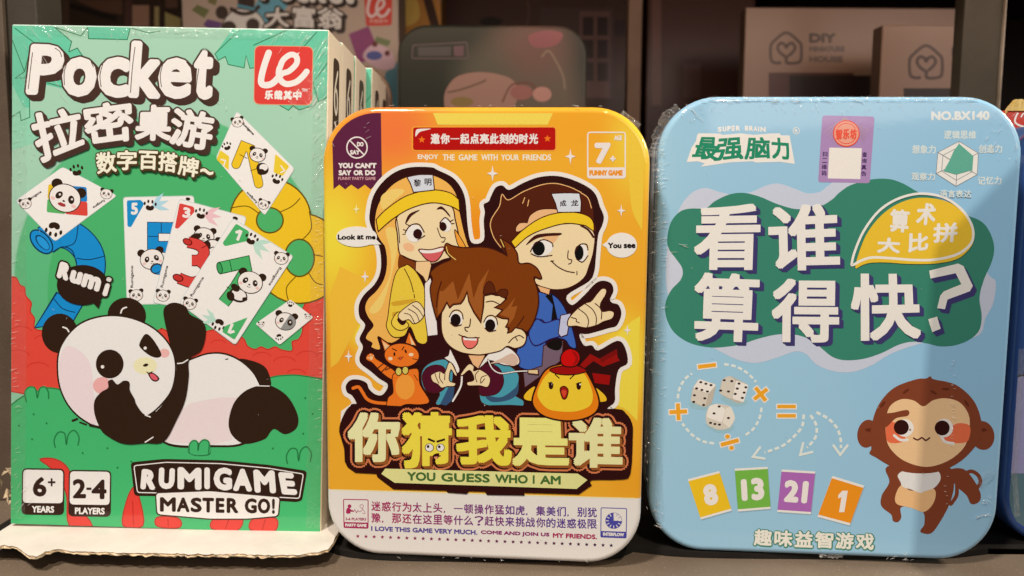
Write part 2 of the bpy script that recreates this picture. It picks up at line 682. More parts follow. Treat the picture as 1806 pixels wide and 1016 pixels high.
def pose(yaw, lean, roll):
    return Matrix.Rotation(yaw, 3, 'Z') @ Matrix.Rotation(lean, 3, 'X') @ Matrix.Rotation(roll, 3, 'Y')


# ------------------------------------------------------------------ little printed motifs shared by the card box art
INK = (58, 43, 36)
WHT = (242, 228, 216)


def paw(f, x, y, s, rot=0, c=INK):
    a = rad(rot)
    def P(u, v):
        return (x + s * (u * math.cos(a) - v * math.sin(a)), y + s * (u * math.sin(a) + v * math.cos(a)))
    f.blob([P(0, .55), P(-.55, .35), P(-.62, -.1), P(-.3, -.25), P(0, -.1), P(.3, -.25), P(.62, -.1), P(.55, .35)], c, n=4)
    for u, v in ((-.85, -.5), (-.32, -.85), (.32, -.85), (.85, -.5)):
        p = P(u, v)
        f.ell(p[0], p[1], s * .17, s * .27, c, rot)


def leafspray(f, x, y, s, rot, c):
    for d in (-38, -8, 22):
        a = rad(rot + d)
        e = (x + s * math.cos(a), y + s * math.sin(a))
        n = (-math.sin(a) * s * .13, math.cos(a) * s * .13)
        m = (x + s * .5 * math.cos(a), y + s * .5 * math.sin(a))
        f.poly([(x, y), (m[0] + n[0], m[1] + n[1]), e, (m[0] - n[0], m[1] - n[1])], c)


def pface(f, x, y, s, rot=0, ears=True, lw=None, sleepy=False):
    """a small panda face"""
    a = rad(rot)
    lw = lw or s * .09
    def P(u, v):
        return (x + s * (u * math.cos(a) - v * math.sin(a)), y + s * (u * math.sin(a) + v * math.cos(a)))
    if ears:
        for u in (-.82, .82):
            p = P(u, -.68)
            f.ell(p[0], p[1], s * .36, s * .33, INK)
    f.ell(x, y, s * 1.06, s * .92, INK, rot)
    f.ell(x, y, s * 1.06 - lw, s * .92 - lw, WHT, rot)
    for u, r in ((-.42, 25), (.42, -25)):
        p = P(u, -.05)
        f.ell(p[0], p[1], s * .2, s * .27, INK, rot + r)
        if s > 20:
            p = P(u + .03, -.1)
            f.ell(p[0], p[1], s * .07, s * .07, WHT)
    for u in (-.72, .72):
        p = P(u, .28)
        f.ell(p[0], p[1], s * .16, s * .11, (240, 190, 180), rot)
    p = P(0, .2)
    f.ell(p[0], p[1], s * .09, s * .06, INK, rot)
    if s > 20:
        f.line([P(-.15, .35), P(0, .42), P(.15, .35)], lw * .7, INK)


def rtext(f, s, cx, cy, w, h, rot, layers, bold=0.0):
    q = rrp(cx, cy, w, h, 0, rot)
    f.text((s, q), layers, bold)


# ------------------------------------------------------------------ the green card game box
B1 = dict(loc=(-0.1389115, 0.3071709, 0.0075), rot=pose(-0.0246743, -0.0697985, 0.016619), w=0.126272, h=0.199476, d=0.0235)
CREAM = surf('cream_card_board', (.80, .72, .58), (.85, .77, .63), 60, 0.55, 0.3, 0.1)
EDGE_SHEEN = ink((.50, .68, .62), 'card')  # pale tone paints in the highlight along the top edge


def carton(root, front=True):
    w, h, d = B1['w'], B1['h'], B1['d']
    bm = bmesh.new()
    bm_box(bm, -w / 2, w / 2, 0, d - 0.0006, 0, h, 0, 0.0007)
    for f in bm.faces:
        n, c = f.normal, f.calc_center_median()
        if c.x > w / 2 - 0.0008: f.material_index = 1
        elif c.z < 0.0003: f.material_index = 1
    return from_bm('carton', bm, [EDGE_SHEEN, CREAM], root)


def carton_side(root):
    """dark lettering printed along the narrow side"""
    w, h, d = B1['w'], B1['h'], B1['d']
    f = Face(root, (w / 2, 0, 0), (0, 1, 0), (0, 0, 1), (1, 0, 0), [(0.001, 0.001), (d - .001, .001), (d - .001, h - .001), (.001, h - .001)], (240, 225, 205), 'dull', local=True, z0=4e-5)
    f.part = 'side_lettering'
    D, C = (70, 56, 44), (236, 218, 188)
    f.rr(12.5, 171, 10, 40, 3.5, D)
    f.line([(14.5, 186), (10.5, 178), (10.5, 172), (13, 169), (15, 173), (13.5, 178), (11, 178)], 1.7, C)
    f.line([(9.5, 156), (14.5, 158), (15, 162), (11.5, 165)], 1.7, C)
    for z in (142, 126, 110, 94):
        f.poly([(8, z - 6), (17, z - 5), (17, z + 5), (13, z + 7), (8, z + 5)], D)
        f.line([(9.5, z - 4), (15, z - 3), (15, z + 3), (9.5, z + 3)], 1.4, C, smooth=False)
        f.line([(12.3, z - 4), (12.3, z + 5)], 1.2, C, smooth=False)
    f.build()


def green_box_front(root):
    w, h = B1['w'], B1['h']
    f = Face(root, (0, 0, 0), (1, 0, 0), (0, 0, 1), (0, -1, 0), rect_outline(w - .0008, h - .0006), (243, 228, 214), 'card', z0=3e-5)
    f.part = 'printed_front'
    g = f.col
    def lx(x, y): return f.uv((x, y), 0)
    def R(px): return px * 0.307 / 1400
    c0 = lx(300, 505); c1 = lx(310, 520)
    bg = blob_mat('printed_green_ground', g((168, 204, 174)), [
        (*lx(300, 640), R(420), R(470), .75, g((112, 190, 134)), 1.0),
        (c0[0], c0[1], R(290), R(312), .02, g((98, 182, 124)), 1.0),
        (c1[0], c1[1], R(238), R(268), .02, g((76, 174, 102)), .8)], 'card')
    f.poly(box4(10, 30, 600, 950), bg)
    # palm leaves along the top
    f.zm(0, 0, 3.007)
    LF, LL = (110, 196, 158), (62, 128, 88)
    f.poly([(40, 100), (290, 100), (290, 145), (380, 220), (365, 275), (410, 255), (470, 330), (330, 470), (160, 430), (155, 620), (110, 640), (105, 592), (40, 630)], LF)
    f.poly([(465, 100), (690, 100), (690, 150), (675, 210), (470, 205)], LF)
    f.poly([(1270, 100), (1760, 100), (1760, 515), (1690, 540), (1660, 490), (1655, 565), (1585, 583), (1555, 560), (1530, 585), (1485, 560), (1400, 500), (1350, 360), (1325, 362), (1305, 295), (1295, 360), (1210, 342), (1195, 300), (1158, 320), (1140, 285)], LF)
    f.poly([(40, 400), (120, 560), (300, 640), (180, 760), (40, 800)], (150, 205, 170))
    for pts in ([(290, 145), (380, 220), (365, 275)], [(290, 145), (430, 190), (465, 145), (470, 205), (675, 210), (690, 150)],
                [(80, 150), (200, 240)], [(60, 200), (130, 380), (80, 415), (160, 412)], [(130, 380), (150, 300)],
                [(250, 440), (370, 470)], [(62, 620), (105, 592), (112, 640), (158, 622), (155, 500)], [(365, 275), (410, 255), (440, 300)],
                [(700, 150), (790, 175), (850, 165)],
                [(1270, 160), (1140, 285), (1158, 320), (1195, 300), (1210, 342), (1295, 360), (1305, 295), (1325, 362), (1350, 360)],
                [(1345, 240), (1520, 160)], [(1600, 260), (1680, 170)], [(1740, 330), (1660, 440), (1690, 540), (1740, 512)],
                [(1485, 560), (1530, 585), (1555, 560), (1585, 583), (1655, 563)]):
        f.line(pts, 5, LL, smooth=False)
    # bushes and grass
    f.zm(0, 320, 2.988)
    RED, RDK = (228, 78, 64), (196, 52, 46)
    f.poly(crom([(20, 500), (48, 503), (85, 508), (105, 545), (130, 560), (135, 600), (165, 640), (160, 685), (182, 722), (185, 775), (260, 800), (500, 900), (820, 790), (850, 775), (885, 790), (1000, 840), (1090, 790), (1200, 780), (1280, 825), (1305, 868), (1345, 885), (1375, 872), (1412, 885), (1450, 872), (1485, 888), (1540, 892), (1540, 845), (1575, 830), (1595, 780), (1590, 700), (1610, 640), (1650, 590), (1720, 540), (1720, 1100), (20, 1100)], True, 5), RED, (6, RDK))
    for x, y, r in ((110, 800, 60), (230, 840, 50), (90, 930, 70), (200, 990, 60), (1500, 960, 60), (1620, 930, 60), (1380, 930, 50), (1150, 860, 40), (1560, 1020, 50)):
        f.line(ellp(x, y, r, r * .6, 0, 10, 200, 340), 5, (214, 62, 54))
    f.zm(0, 640, 2.702)
    GR, GL = (76, 180, 110), (52, 128, 74)
    f.poly(crom([(20, 225), (60, 195), (110, 160), (180, 134), (280, 125), (700, 230), (1200, 105), (1290, 70), (1350, 60), (1430, 60), (1570, 84)], False, 6) + [(1570, 870), (20, 870)], GR, (7, GL))
    for x, y in ((160, 245), (222, 288), (153, 364), (394, 430), (512, 407), (1300, 408), (1445, 338), (1490, 243), (1455, 168), (625, 470), (90, 300), (1380, 520), (560, 500)):
        f.ell(x, y, 5, 5, GL)
    for x, y in ((318, 362), (1425, 440)):
        f.line([(x - 55, y + 40), (x - 60, y + 5), (x - 40, y - 30), (x - 10, y - 25), (x - 2, y + 25), (x + 8, y - 20), (x + 35, y - 40), (x + 58, y - 10), (x + 54, y + 30)], 7, GL)
    f.blob([(125, 185), (118, 140), (140, 115), (165, 120), (175, 140), (195, 115), (225, 125), (232, 170), (200, 200)], GR)
    f.line([(125, 185), (118, 140), (140, 115), (168, 122), (178, 165), (190, 122), (215, 115), (230, 140), (232, 170)], 7, GL)
    for st in ([(190, 460), (255, 456), (315, 490), (345, 560), (345, 650), (440, 775), (330, 775), (318, 640), (290, 560), (240, 500)],
               [(640, 590), (605, 650), (585, 775), (682, 775), (665, 645)], [(750, 735), (850, 740), (856, 785), (750, 780)],
               [(1030, 735), (1152, 740), (1128, 800), (1008, 790)], [(1210, 740), (1317, 742), (1305, 805), (1193, 795)]):
        f.poly(crom(st, True, 4), (226, 70, 60), (5, (170, 60, 50)))
    f.line([(632, 660), (636, 770)], 4, (190, 52, 46)); f.line([(800, 745), (802, 780)], 4, (190, 52, 46))
    f.line([(1090, 745), (1075, 790)], 4, (190, 52, 46)); f.line([(1265, 745), (1250, 795)], 4, (190, 52, 46))

    # pipes shaped as digits
    f.part = 'blue_pipe_illustration'
    f.zm(0, 320, 2.988)
    BL, BD = (40, 140, 200), (24, 62, 92)
    path = [(240, 310), (310, 272), (400, 300), (468, 380), (474, 480), (410, 590), (330, 680), (260, 760)]
    f.line(path[:6], 158, BD, caps=False)
    f.line(path[:6], 146, BL, caps=False)
    f.poly([(296, 580), (440, 650), (385, 745), (178, 775)], BD)
    f.poly([(302, 590), (430, 655), (380, 740), (188, 768)], BL)
    f.line([(285, 620), (330, 670), (395, 690)], 5, BD)
    f.line([(340, 345), (395, 320), (412, 228)], 5, BD)
    f.line([(405, 405), (470, 412), (546, 395)], 5, BD)
    f.ell(218, 318, 78, 48, BD, 48)
    f.ell(218, 318, 70, 40, BL, 48)
    f.ell(224, 322, 50, 24, BD, 48)
    f.ell(226, 324, 44, 19, (50, 150, 210), 48)
    f.line([(278, 372), (330, 345), (380, 365), (402, 430)], 6, BD)
    f.part = 'yellow_pipe_illustration'
    YL, YD = (240, 192, 48), (110, 84, 30)
    f.ell(1580, 405, 242, 242, YD); f.ell(1425, 200, 218, 216, YD)
    f.ell(1580, 405, 234, 234, YL); f.ell(1425, 200, 210, 208, YL)
    f.ell(1422, 205, 74, 70, YD); f.ell(1422, 205, 66, 62, (84, 176, 104))
    f.ell(1578, 403, 82, 102, YD); f.ell(1578, 403, 74, 94, (84, 176, 104))
    for pts in ([(1480, 160), (1540, 130), (1580, 90)], [(1590, 310), (1640, 250), (1630, 160)], [(1650, 385), (1700, 395)], [(1215, 140), (1300, 130), (1360, 165)],
                [(1625, 480), (1660, 530), (1700, 545)], [(1560, 500), (1510, 560), (1520, 630)], [(1500, 400), (1420, 370), (1360, 300)]):
        f.line(pts, 5, YD)

    # playing cards
    f.part = 'playing_cards_illustration'
    CARD, EDGE = (243, 231, 222), (205, 208, 200)
    def pcard(q, r=18):
        f.poly(rpoly(q, r), EDGE)
        c = Vector((sum(p[0] for p in q) / 4, sum(p[1] for p in q) / 4))
        f.poly(rpoly([tuple(c + (Vector(p) - c) * .985) for p in q], r), CARD)
    T = [(0, 0, 0, INK)]
    pcard([(330, -78), (618, 75), (290, 318), (80, 102)])
    for q, c in (([(255, 14), (352, 22), (348, 100), (250, 92)], (236, 190, 50)), ([(352, 22), (456, 30), (460, 108), (348, 100)], (50, 130, 190)),
                 ([(250, 92), (348, 100), (344, 172), (246, 162)], (96, 176, 100)), ([(348, 100), (460, 108), (462, 182), (344, 172)], (222, 76, 66))):
        f.poly(rpoly(q, 10), c)
    pface(f, 342, 88, 82, 22, True, 5)
    f.ell(325, 122, 22, 9, (170, 60, 60), 20)
    paw(f, 286, 240, 46, 190); paw(f, 405, -50, 36, -10)
    pface(f, 135, 118, 30, -10); pface(f, 560, 66, 30, 10)
    rtext(f, 'Rumigame', 184, 76, 80, 17, -34, T, .5); rtext(f, 'Rumigame', 520, 118, 72, 17, 146, T, .5)

    pcard([(648, 82), (1022, 74), (1062, 640), (668, 652)])
    f.poly(rpoly([(668, 100), (742, 97), (760, 118), (690, 242), (672, 238)], 10), (40, 140, 195))
    f.text(('5', box4(690, 112, 727, 176)), [(0, 0, 0, WHT)], 4)
    leafspray(f, 800, 130, 95, -10, (178, 212, 224)); paw(f, 790, 135, 34, 5)
    f.line([(940, 246), (806, 244), (806, 345), (910, 345), (960, 400), (930, 470), (825, 460)], 62, BD, smooth=False)
    f.line([(940, 246), (806, 244), (806, 345), (910, 345), (960, 400), (930, 470), (825, 460)], 54, BL, smooth=False)
    f.line([(780, 290), (834, 290)], 4, BD); f.line([(850, 220), (850, 270)], 4, BD)
    pface(f, 800, 410, 60, -10, True, 4); f.ell(822, 458, 32, 26, INK, -30); f.ell(824, 460, 26, 20, BL, -30)
    rtext(f, 'Rumigame', 697, 502, 116, 19, -90, T, .6); pface(f, 718, 600, 34, -4)

    pcard([(945, 90), (1300, 186), (1160, 700), (803, 640)])
    f.poly(rpoly([(946, 114), (1022, 134), (1026, 160), (938, 250), (921, 246)], 10), (222, 74, 66))
    f.text(('3', [(966, 134), (1006, 140), (1002, 196), (960, 190)]), [(0, 0, 0, WHT)], 4)
    leafspray(f, 1070, 175, 100, 15, (240, 190, 190)); paw(f, 1058, 178, 34, 12)
    f.ell(990, 92, 12, 8, INK)
    pface(f, 1075, 290, 52, 10, True, 4); f.ell(1030, 292, 30, 18, INK, -20); f.ell(1118, 345, 52, 42, INK); f.ell(1120, 346, 46, 37, WHT); f.ell(1085, 345, 24, 34, INK, 20); f.ell(1150, 305, 16, 12, INK); f.line([(1108, 352), (1122, 346), (1134, 352)], 5, INK)
    p3a, p3b = [(990, 320), (1048, 336), (1076, 372), (1052, 412), (1010, 416)], [(1040, 412), (1082, 448), (1070, 505), (1015, 532), (942, 509)]
    for w_, c_ in ((60, (110, 30, 28)), (52, (222, 74, 66))):
        f.line(p3a, w_, c_, caps=False); f.line(p3b, w_, c_, caps=False)
    f.line([(1062, 352), (1102, 330)], 4, (110, 30, 28)); f.line([(1040, 500), (1062, 548)], 4, (110, 30, 28))
    f.ell(988, 318, 18, 27, (110, 30, 28), -65); f.ell(988, 318, 13, 21, (200, 60, 54), -65); f.ell(938, 508, 20, 30, (110, 30, 28), -70); f.ell(938, 508, 14, 24, (200, 60, 54), -70)
    f.ell(1240, 195, 14, 10, INK, 20)
    rtext(f, 'Rumigame', 868, 502, 118, 19, -76, T, .6); pface(f, 858, 602, 34, 6)

    pcard([(1228, 192), (1548, 394), (1240, 864), (942, 642)])
    f.poly(rpoly([(1244, 222), (1314, 264), (1304, 314), (1186, 342), (1172, 326)], 10), (82, 176, 104))
    f.poly([(1240, 262), (1264, 254), (1278, 262), (1258, 314), (1244, 308), (1258, 274), (1242, 274)], WHT)
    leafspray(f, 1330, 320, 105, 38, (190, 218, 196)); paw(f, 1322, 312, 36, 22)
    p1 = [(1160, 456), (1288, 428), (1296, 470), (1240, 560), (1178, 640)]
    f.line(p1, 66, (30, 84, 46), smooth=False, caps=False); f.line(p1, 57, (82, 176, 104), smooth=False, caps=False)
    f.ell(1157, 457, 16, 33, (30, 84, 46), -12); f.ell(1157, 457, 11, 27, (70, 158, 92), -12); f.line([(1210, 416), (1222, 474)], 4, (30, 84, 46)); f.line([(1196, 556), (1256, 590)], 4, (30, 84, 46))
    f.ell(1255, 600, 50, 36, INK, 20); f.ell(1258, 598, 40, 28, WHT, 20); f.ell(1215, 604, 20, 26, INK, -20); f.ell(1240, 560, 26, 18, INK, 40); f.ell(1290, 620, 14, 10, INK)
    pface(f, 1318, 532, 64, 18, True, 4)
    pface(f, 1482, 406, 36, 8); pface(f, 1000, 645, 34, 12)
    rtext(f, 'Rumigame', 1040, 556, 118, 20, -58, T, .6); rtext(f, 'Rumigame', 1448, 500, 112, 20, 122, T, .6)
    leafspray(f, 1140, 735, 85, 210, (190, 218, 196)); paw(f, 1156, 745, 36, 200)
    f.poly(rpoly([(1305, 716), (1236, 834), (1170, 792), (1186, 762)], 10), (82, 176, 104))
    f.poly([(1238, 796), (1214, 804), (1198, 796), (1218, 746), (1232, 752), (1218, 786), (1234, 784)], WHT)

    pcard([(1530, 622), (1652, 716), (1474, 862), (1345, 750)], 10)
    pface(f, 1504, 738, 52, 12, True, 4); f.poly(ellp(1504, 738, 50, 44, 12, 18, -70, 110), (150, 145, 140)); f.ell(1528, 744, 14, 17, INK); f.ell(1530, 742, 5, 5, WHT)
    paw(f, 1470, 815, 20, 170); paw(f, 1530, 652, 18, 10); pface(f, 1376, 754, 15); pface(f, 1622, 712, 15)
    f.zm(0, 0, 3.007)
    pcard([(1255, 588), (1564, 895), (1404, 1144), (1144, 838)], 16)
    f.poly(rpoly([(1168, 796), (1216, 830), (1212, 904), (1148, 846)], 8), (238, 200, 60)); f.poly(rpoly([(1460, 816), (1534, 882), (1500, 934), (1450, 914)], 8), (238, 200, 60))
    f.line([(1172, 846), (1196, 852), (1186, 880)], 7, WHT, smooth=False); f.line([(1490, 880), (1510, 905), (1490, 915)], 7, WHT, smooth=False)
    p7 = [(1252, 872), (1292, 775), (1330, 790), (1350, 880), (1372, 975)]
    f.line(p7, 50, YD, smooth=False); f.line(p7, 43, YL, smooth=False)
    f.line([(1272, 820), (1310, 840)], 4, YD); f.line([(1330, 905), (1372, 892)], 4, YD)
    f.ell(1392, 895, 34, 30, INK, 40); f.ell(1398, 888, 22, 18, WHT); pface(f, 1366, 822, 42, 12, True, 4); f.ell(1385, 912, 20, 16, INK)
    paw(f, 1205, 782, 26, -20); paw(f, 1466, 958, 32, 20); pface(f, 1260, 648, 30, -10)
    rtext(f, 'Rumigame', 1316, 684, 84, 17, 46, T, .6)
    f.zm(0, 320, 2.988)
    rtext(f, 'Rumigame', 1328, 84, 76, 17, 226, T, .6); pface(f, 1388, 122, 28, 20)

    # the lying panda
    f.part = 'panda_illustration'
    f.zm(0, 0, 1)
    PW = (240, 228, 218)
    f.blob([(421, 634), (447, 637), (468, 648), (477, 668), (476, 682), (455, 684), (444, 660)], INK)
    f.blob([(300, 645), (331, 634), (368, 622), (402, 624), (435, 642), (456, 668), (462, 700), (440, 778), (370, 789), (289, 782), (270, 720)], INK)
    f.blob([(303, 647), (332, 637), (368, 625), (401, 627), (432, 644), (453, 670), (458, 700), (436, 775), (370, 785), (290, 778), (275, 720)], PW)
    f.poly([(322, 722), (333, 712), (360, 706), (390, 701), (424, 701), (410, 740), (409, 776), (370, 785), (290, 779)], (238, 214, 208))
    f.blob([(453, 681), (477, 680), (507, 699), (525, 732), (523, 755), (503, 766), (485, 757), (477, 762), (466, 775), (433, 783), (411, 770), (403, 747), (411, 714), (429, 692)], INK)
    f.line([(454, 680.5), (475, 681)], 1.6, WHT)
    f.ell(105.5, 588, 32, 35, INK); f.ell(223.6, 556, 34, 31, INK, 10)
    f.line([(111, 577), (118, 580), (123, 588)], 2.6, WHT); f.line([(213, 552), (216, 545), (223, 542)], 2.6, WHT)
    hd = [(100, 655), (105, 612), (134, 574), (175, 557), (221, 557), (266, 574), (298, 604), (311, 640), (306, 684), (285, 715), (255, 738), (205, 754), (165, 752), (130, 729), (108, 695)]
    f.blob(hd, INK)
    cxh, cyh = 205, 655
    f.blob([(cxh + (x - cxh) * .972, cyh + (y - cyh) * .97) for x, y in hd], PW)
    f.blob([(104, 655), (108, 625), (120, 610), (145, 622), (160, 645), (165, 690), (168, 748), (132, 724), (111, 693)], (240, 214, 210))
    f.ell(180, 680, 16, 15, (240, 172, 165)); f.ell(290, 623, 9, 8, (240, 180, 170))
    f.ell(193.5, 642, 24.5, 25.5, INK); f.ell(180.8, 647, 3, 3, WHT)
    f.blob([(246, 606), (257, 589), (271, 600), (284.5, 624), (278, 631), (264, 627), (249, 615)], INK); f.ell(256, 614, 2.8, 2.8, WHT)
    f.ell(256, 645, 21, 15, (240, 226, 178)); f.blob([(252, 645), (257, 641), (262, 643), (257, 647)], INK, n=4)
    f.line([(259, 656), (262, 659), (268, 656), (268, 660)], 1.8, INK, smooth=False)
    f.blob([(261, 658), (271, 658), (281, 667), (276, 673), (267, 670)], INK); f.blob([(264, 660), (271, 660), (278, 667), (275, 671), (268, 668)], (228, 96, 106))
    f.blob([(288, 551), (296, 537), (311, 534), (328, 541), (335, 554), (358, 568), (363, 588), (355, 618), (334, 634), (333, 665), (327, 705), (312, 740), (289, 779), (256, 782), (218, 783), (185, 766), (173, 748), (166, 726), (167, 706), (178, 692), (190.5, 684), (190.5, 673), (198, 669.5), (207, 678), (218, 671.5), (228, 674), (229, 688), (237, 703), (241, 714), (255, 731), (274, 727), (296, 700), (309, 668), (311, 640), (302, 614), (296, 592)], INK, n=5)
    f.line([(313, 641), (322, 640), (331, 634.5)], 2, WHT); f.line([(256, 732), (265, 735.5)], 2, WHT); f.line([(256, 780), (270, 771)], 2, WHT)
    f.line([(128, 742), (136, 739)], 4, INK); f.line([(141, 745), (152, 749)], 3, INK); f.line([(158, 750), (176, 754)], 3, INK)
    f.line([(398, 634), (402, 633)], 2, INK)
    f.zm(0, 640, 2.702)
    f.blob([(905, 430), (902, 390), (920, 368), (948, 380), (970, 366), (996, 378), (1000, 430), (950, 440)], GR)
    f.line([(900, 425), (903, 390), (922, 370), (942, 380), (944, 415), (950, 385), (972, 367), (996, 380), (994, 430)], 7, GL)

    # speech bubble
    f.part = 'speech_bubble'
    f.zm(0, 320, 2.988)
    f.ell(435, 546, 136, 106, (56, 42, 36)); f.poly([(490, 640), (518, 670), (535, 625)], (56, 42, 36))
    it = [('R', [(318, 420), (380, 436), (358, 526), (296, 506)]), ('u', [(378, 464), (440, 482), (424, 548), (360, 530)]), ('m', [(444, 480), (540, 512), (520, 584), (424, 552)]), ('l', [(558, 534), (582, 541), (562, 608), (536, 600)]), ('.', [(562, 502), (592, 510), (586, 532), (556, 524)])]
    f.text(it, [(9, 0, 0, (56, 42, 36)), (0, 0, 0, WHT)], 9)

    # title
    f.part = 'title_lettering'
    f.zm(0, 0, 3.007)
    DK = (82, 60, 52)
    it = [('P', [(165, 232), (350, 238), (322, 505), (134, 502)]), ('o', [(336, 298), (518, 304), (508, 517), (322, 512)]), ('c', [(526, 298), (694, 304), (682, 522), (512, 514)]),
          ('k', [(698, 214), (872, 224), (850, 526), (676, 518)]), ('e', [(846, 302), (1024, 308), (1012, 528), (832, 522)]), ('t', [(1034, 258), (1140, 263), (1124, 532), (1016, 526)])]
    ext = [(9, 26 * k / 5, 26 * k / 5, DK) for k in (5, 4, 3, 2, 1)]
    f.text(it, ext + [(9, 0, 0, DK), (0, 0, 0, WHT)], 15)
    for pts in ([(172, 280), (160, 380), (150, 470)], [(292, 255), (318, 275), (326, 300)], [(352, 340), (340, 390), (342, 450)], [(545, 340), (530, 400), (536, 460)], [(716, 250), (702, 360), (692, 490)], [(862, 345), (850, 400), (856, 460)], [(1054, 365), (1044, 430), (1038, 490)],
                [(484, 330), (495, 355)], [(990, 330), (1004, 350)]):
        f.line(pts, 4, DK)
    it = [('拉', [(146, 604), (428, 560), (452, 776), (212, 872)]), ('密', [(424, 562), (704, 524), (714, 744), (462, 778)]), ('桌', [(722, 556), (914, 554), (908, 750), (712, 744)]), ('游', [(916, 566), (1142, 600), (1118, 806), (890, 766)])]
    f.text(it, [(8, 18, 18, DK), (8, 12, 12, DK), (8, 6, 6, DK), (8, 0, 0, DK), (0, 0, 0, WHT)], 7.5)
    it = [('数', [(505, 812), (612, 798), (622, 912), (515, 926)]), ('字', [(620, 796), (726, 796), (726, 902), (620, 904)]), ('百', [(736, 798), (838, 802), (834, 902), (734, 900)]), ('搭', [(842, 802), (944, 812), (936, 918), (838, 906)]), ('牌', [(952, 822), (1062, 842), (1046, 944), (940, 926)]), ('~', [(1066, 888), (1134, 908), (1128, 934), (1060, 914)])]
    f.text(it, [(7, 5, 6, (84, 66, 44)), (7, 0, 0, (84, 66, 44)), (0, 0, 0, (246, 233, 205))], 3.2)

    # square emblem
    f.part = 'emblem'
    f.rr(1503, 400, 312, 314, 34, (232, 150, 110), 1)
    f.rr(1503, 400, 304, 306, 32, (224, 70, 63), 1)
    f.line([(1425, 280), (1404, 340), (1388, 400), (1386, 440), (1410, 452), (1448, 440), (1490, 395)], 34, WHT)
    f.line([(1500, 388), (1535, 376), (1572, 338), (1572, 302), (1542, 290), (1502, 318), (1484, 360)], 30, WHT); f.line([(1482, 362), (1478, 390), (1488, 425), (1520, 446), (1570, 435), (1606, 405), (1626, 380)], 32, WHT)
    f.blob([(1502, 366), (1522, 332), (1550, 314), (1540, 346)], (224, 70, 63)); f.poly([(1560, 275), (1574, 284), (1590, 276), (1578, 296)], WHT)
    f.cells('乐哉其中', [(1402, 478), (1602, 481), (1600, 531), (1400, 528)], [(0, 0, 0, WHT)], 3)
    f.text(('TM', box4(1600, 470, 1630, 487)), [(0, 0, 0, WHT)], .8)

    # age and player badges, name plate
    f.part = 'age_and_player_badges'
    f.zm(0, 640, 2.702)
    BK = (64, 46, 40)
    for cx, cy, bt in ((205, 614, 'YEARS'), (428, 622, 'PLAYERS')):
        f.rr(cx, cy, 203, 222, 26, BK, .8)
        f.rr(cx, cy - 25, 190, 158, 20, WHT, .8)
        wv = 106 if bt == 'YEARS' else 142
        rtext(f, bt, cx, cy + 84, wv, 32, .8, [(0, 0, 0, WHT)], 1.6)
    f.text(('6', box4(156, 543, 222, 638)), [(0, 0, 0, BK)], 5); f.text(('+', box4(228, 550, 264, 588)), [(0, 0, 0, BK)], 1.5)
    f.text([('2', box4(346, 553, 410, 646)), ('4', box4(436, 556, 508, 650))], [(0, 0, 0, BK)], 5); f.rr(424, 600, 24, 11, 0, BK)
    f.part = 'name_plate'
    plate = crom([(640, 472), (850, 455), (1050, 463), (1250, 482), (1462, 516)], False) + [(1440, 652), (1418, 664), (1330, 648)] + [(640, 634)]
    f.poly(rpoly([(622, 474), (780, 458), (1050, 464), (1280, 486), (1464, 515), (1440, 655), (1415, 664), (1050, 640), (640, 634)], 18), (58, 42, 36))
    f.line(rpoly([(638, 490), (790, 474), (1050, 480), (1280, 502), (1446, 530), (1426, 646), (1050, 625), (655, 618)], 12), 4.5, WHT, closed=True, smooth=False)
    it = []
    for ch, x0, x1, y0, y1, sl in (('R', 672, 744, 505, 602, 4), ('U', 756, 832, 498, 600, 2), ('M', 846, 960, 496, 602, 0), ('I', 974, 1000, 496, 600, 0), ('G', 1018, 1106, 496, 606, 0), ('A', 1110, 1202, 502, 610, 0), ('M', 1210, 1312, 508, 618, -4), ('E', 1334, 1408, 520, 626, -10)):
        it.append((ch, [(x0 + sl, y0), (x1 + sl, y0 + 5), (x1 - sl, y1 + 4), (x0 - sl, y1)]))
    f.text(it, [(0, 0, 0, WHT)], 8)
    f.poly(rpoly([(738, 616), (1000, 606), (1338, 636), (1330, 735), (1180, 748), (1000, 748), (744, 726)], 20), BK)
    f.poly(rpoly([(744, 622), (1000, 612), (1332, 642), (1324, 729), (1180, 742), (1000, 742), (750, 721)], 16), WHT)
    it = []
    for ch, x0, x1 in (('M', 762, 838), ('A', 842, 904), ('S', 908, 962), ('T', 964, 1020), ('E', 1028, 1070), ('R', 1080, 1136), ('G', 1166, 1224), ('O', 1228, 1288), ('!', 1296, 1310)):
        dy = (x0 - 762) / 550 * 14
        it.append((ch, [(x0, 640 + dy * .4), (x1, 641 + dy * .5), (x1, 710 + dy * .8), (x0, 709 + dy * .8)]))
    f.text(it, [(0, 0, 0, BK)], 4.2)
    f.build()
    return f


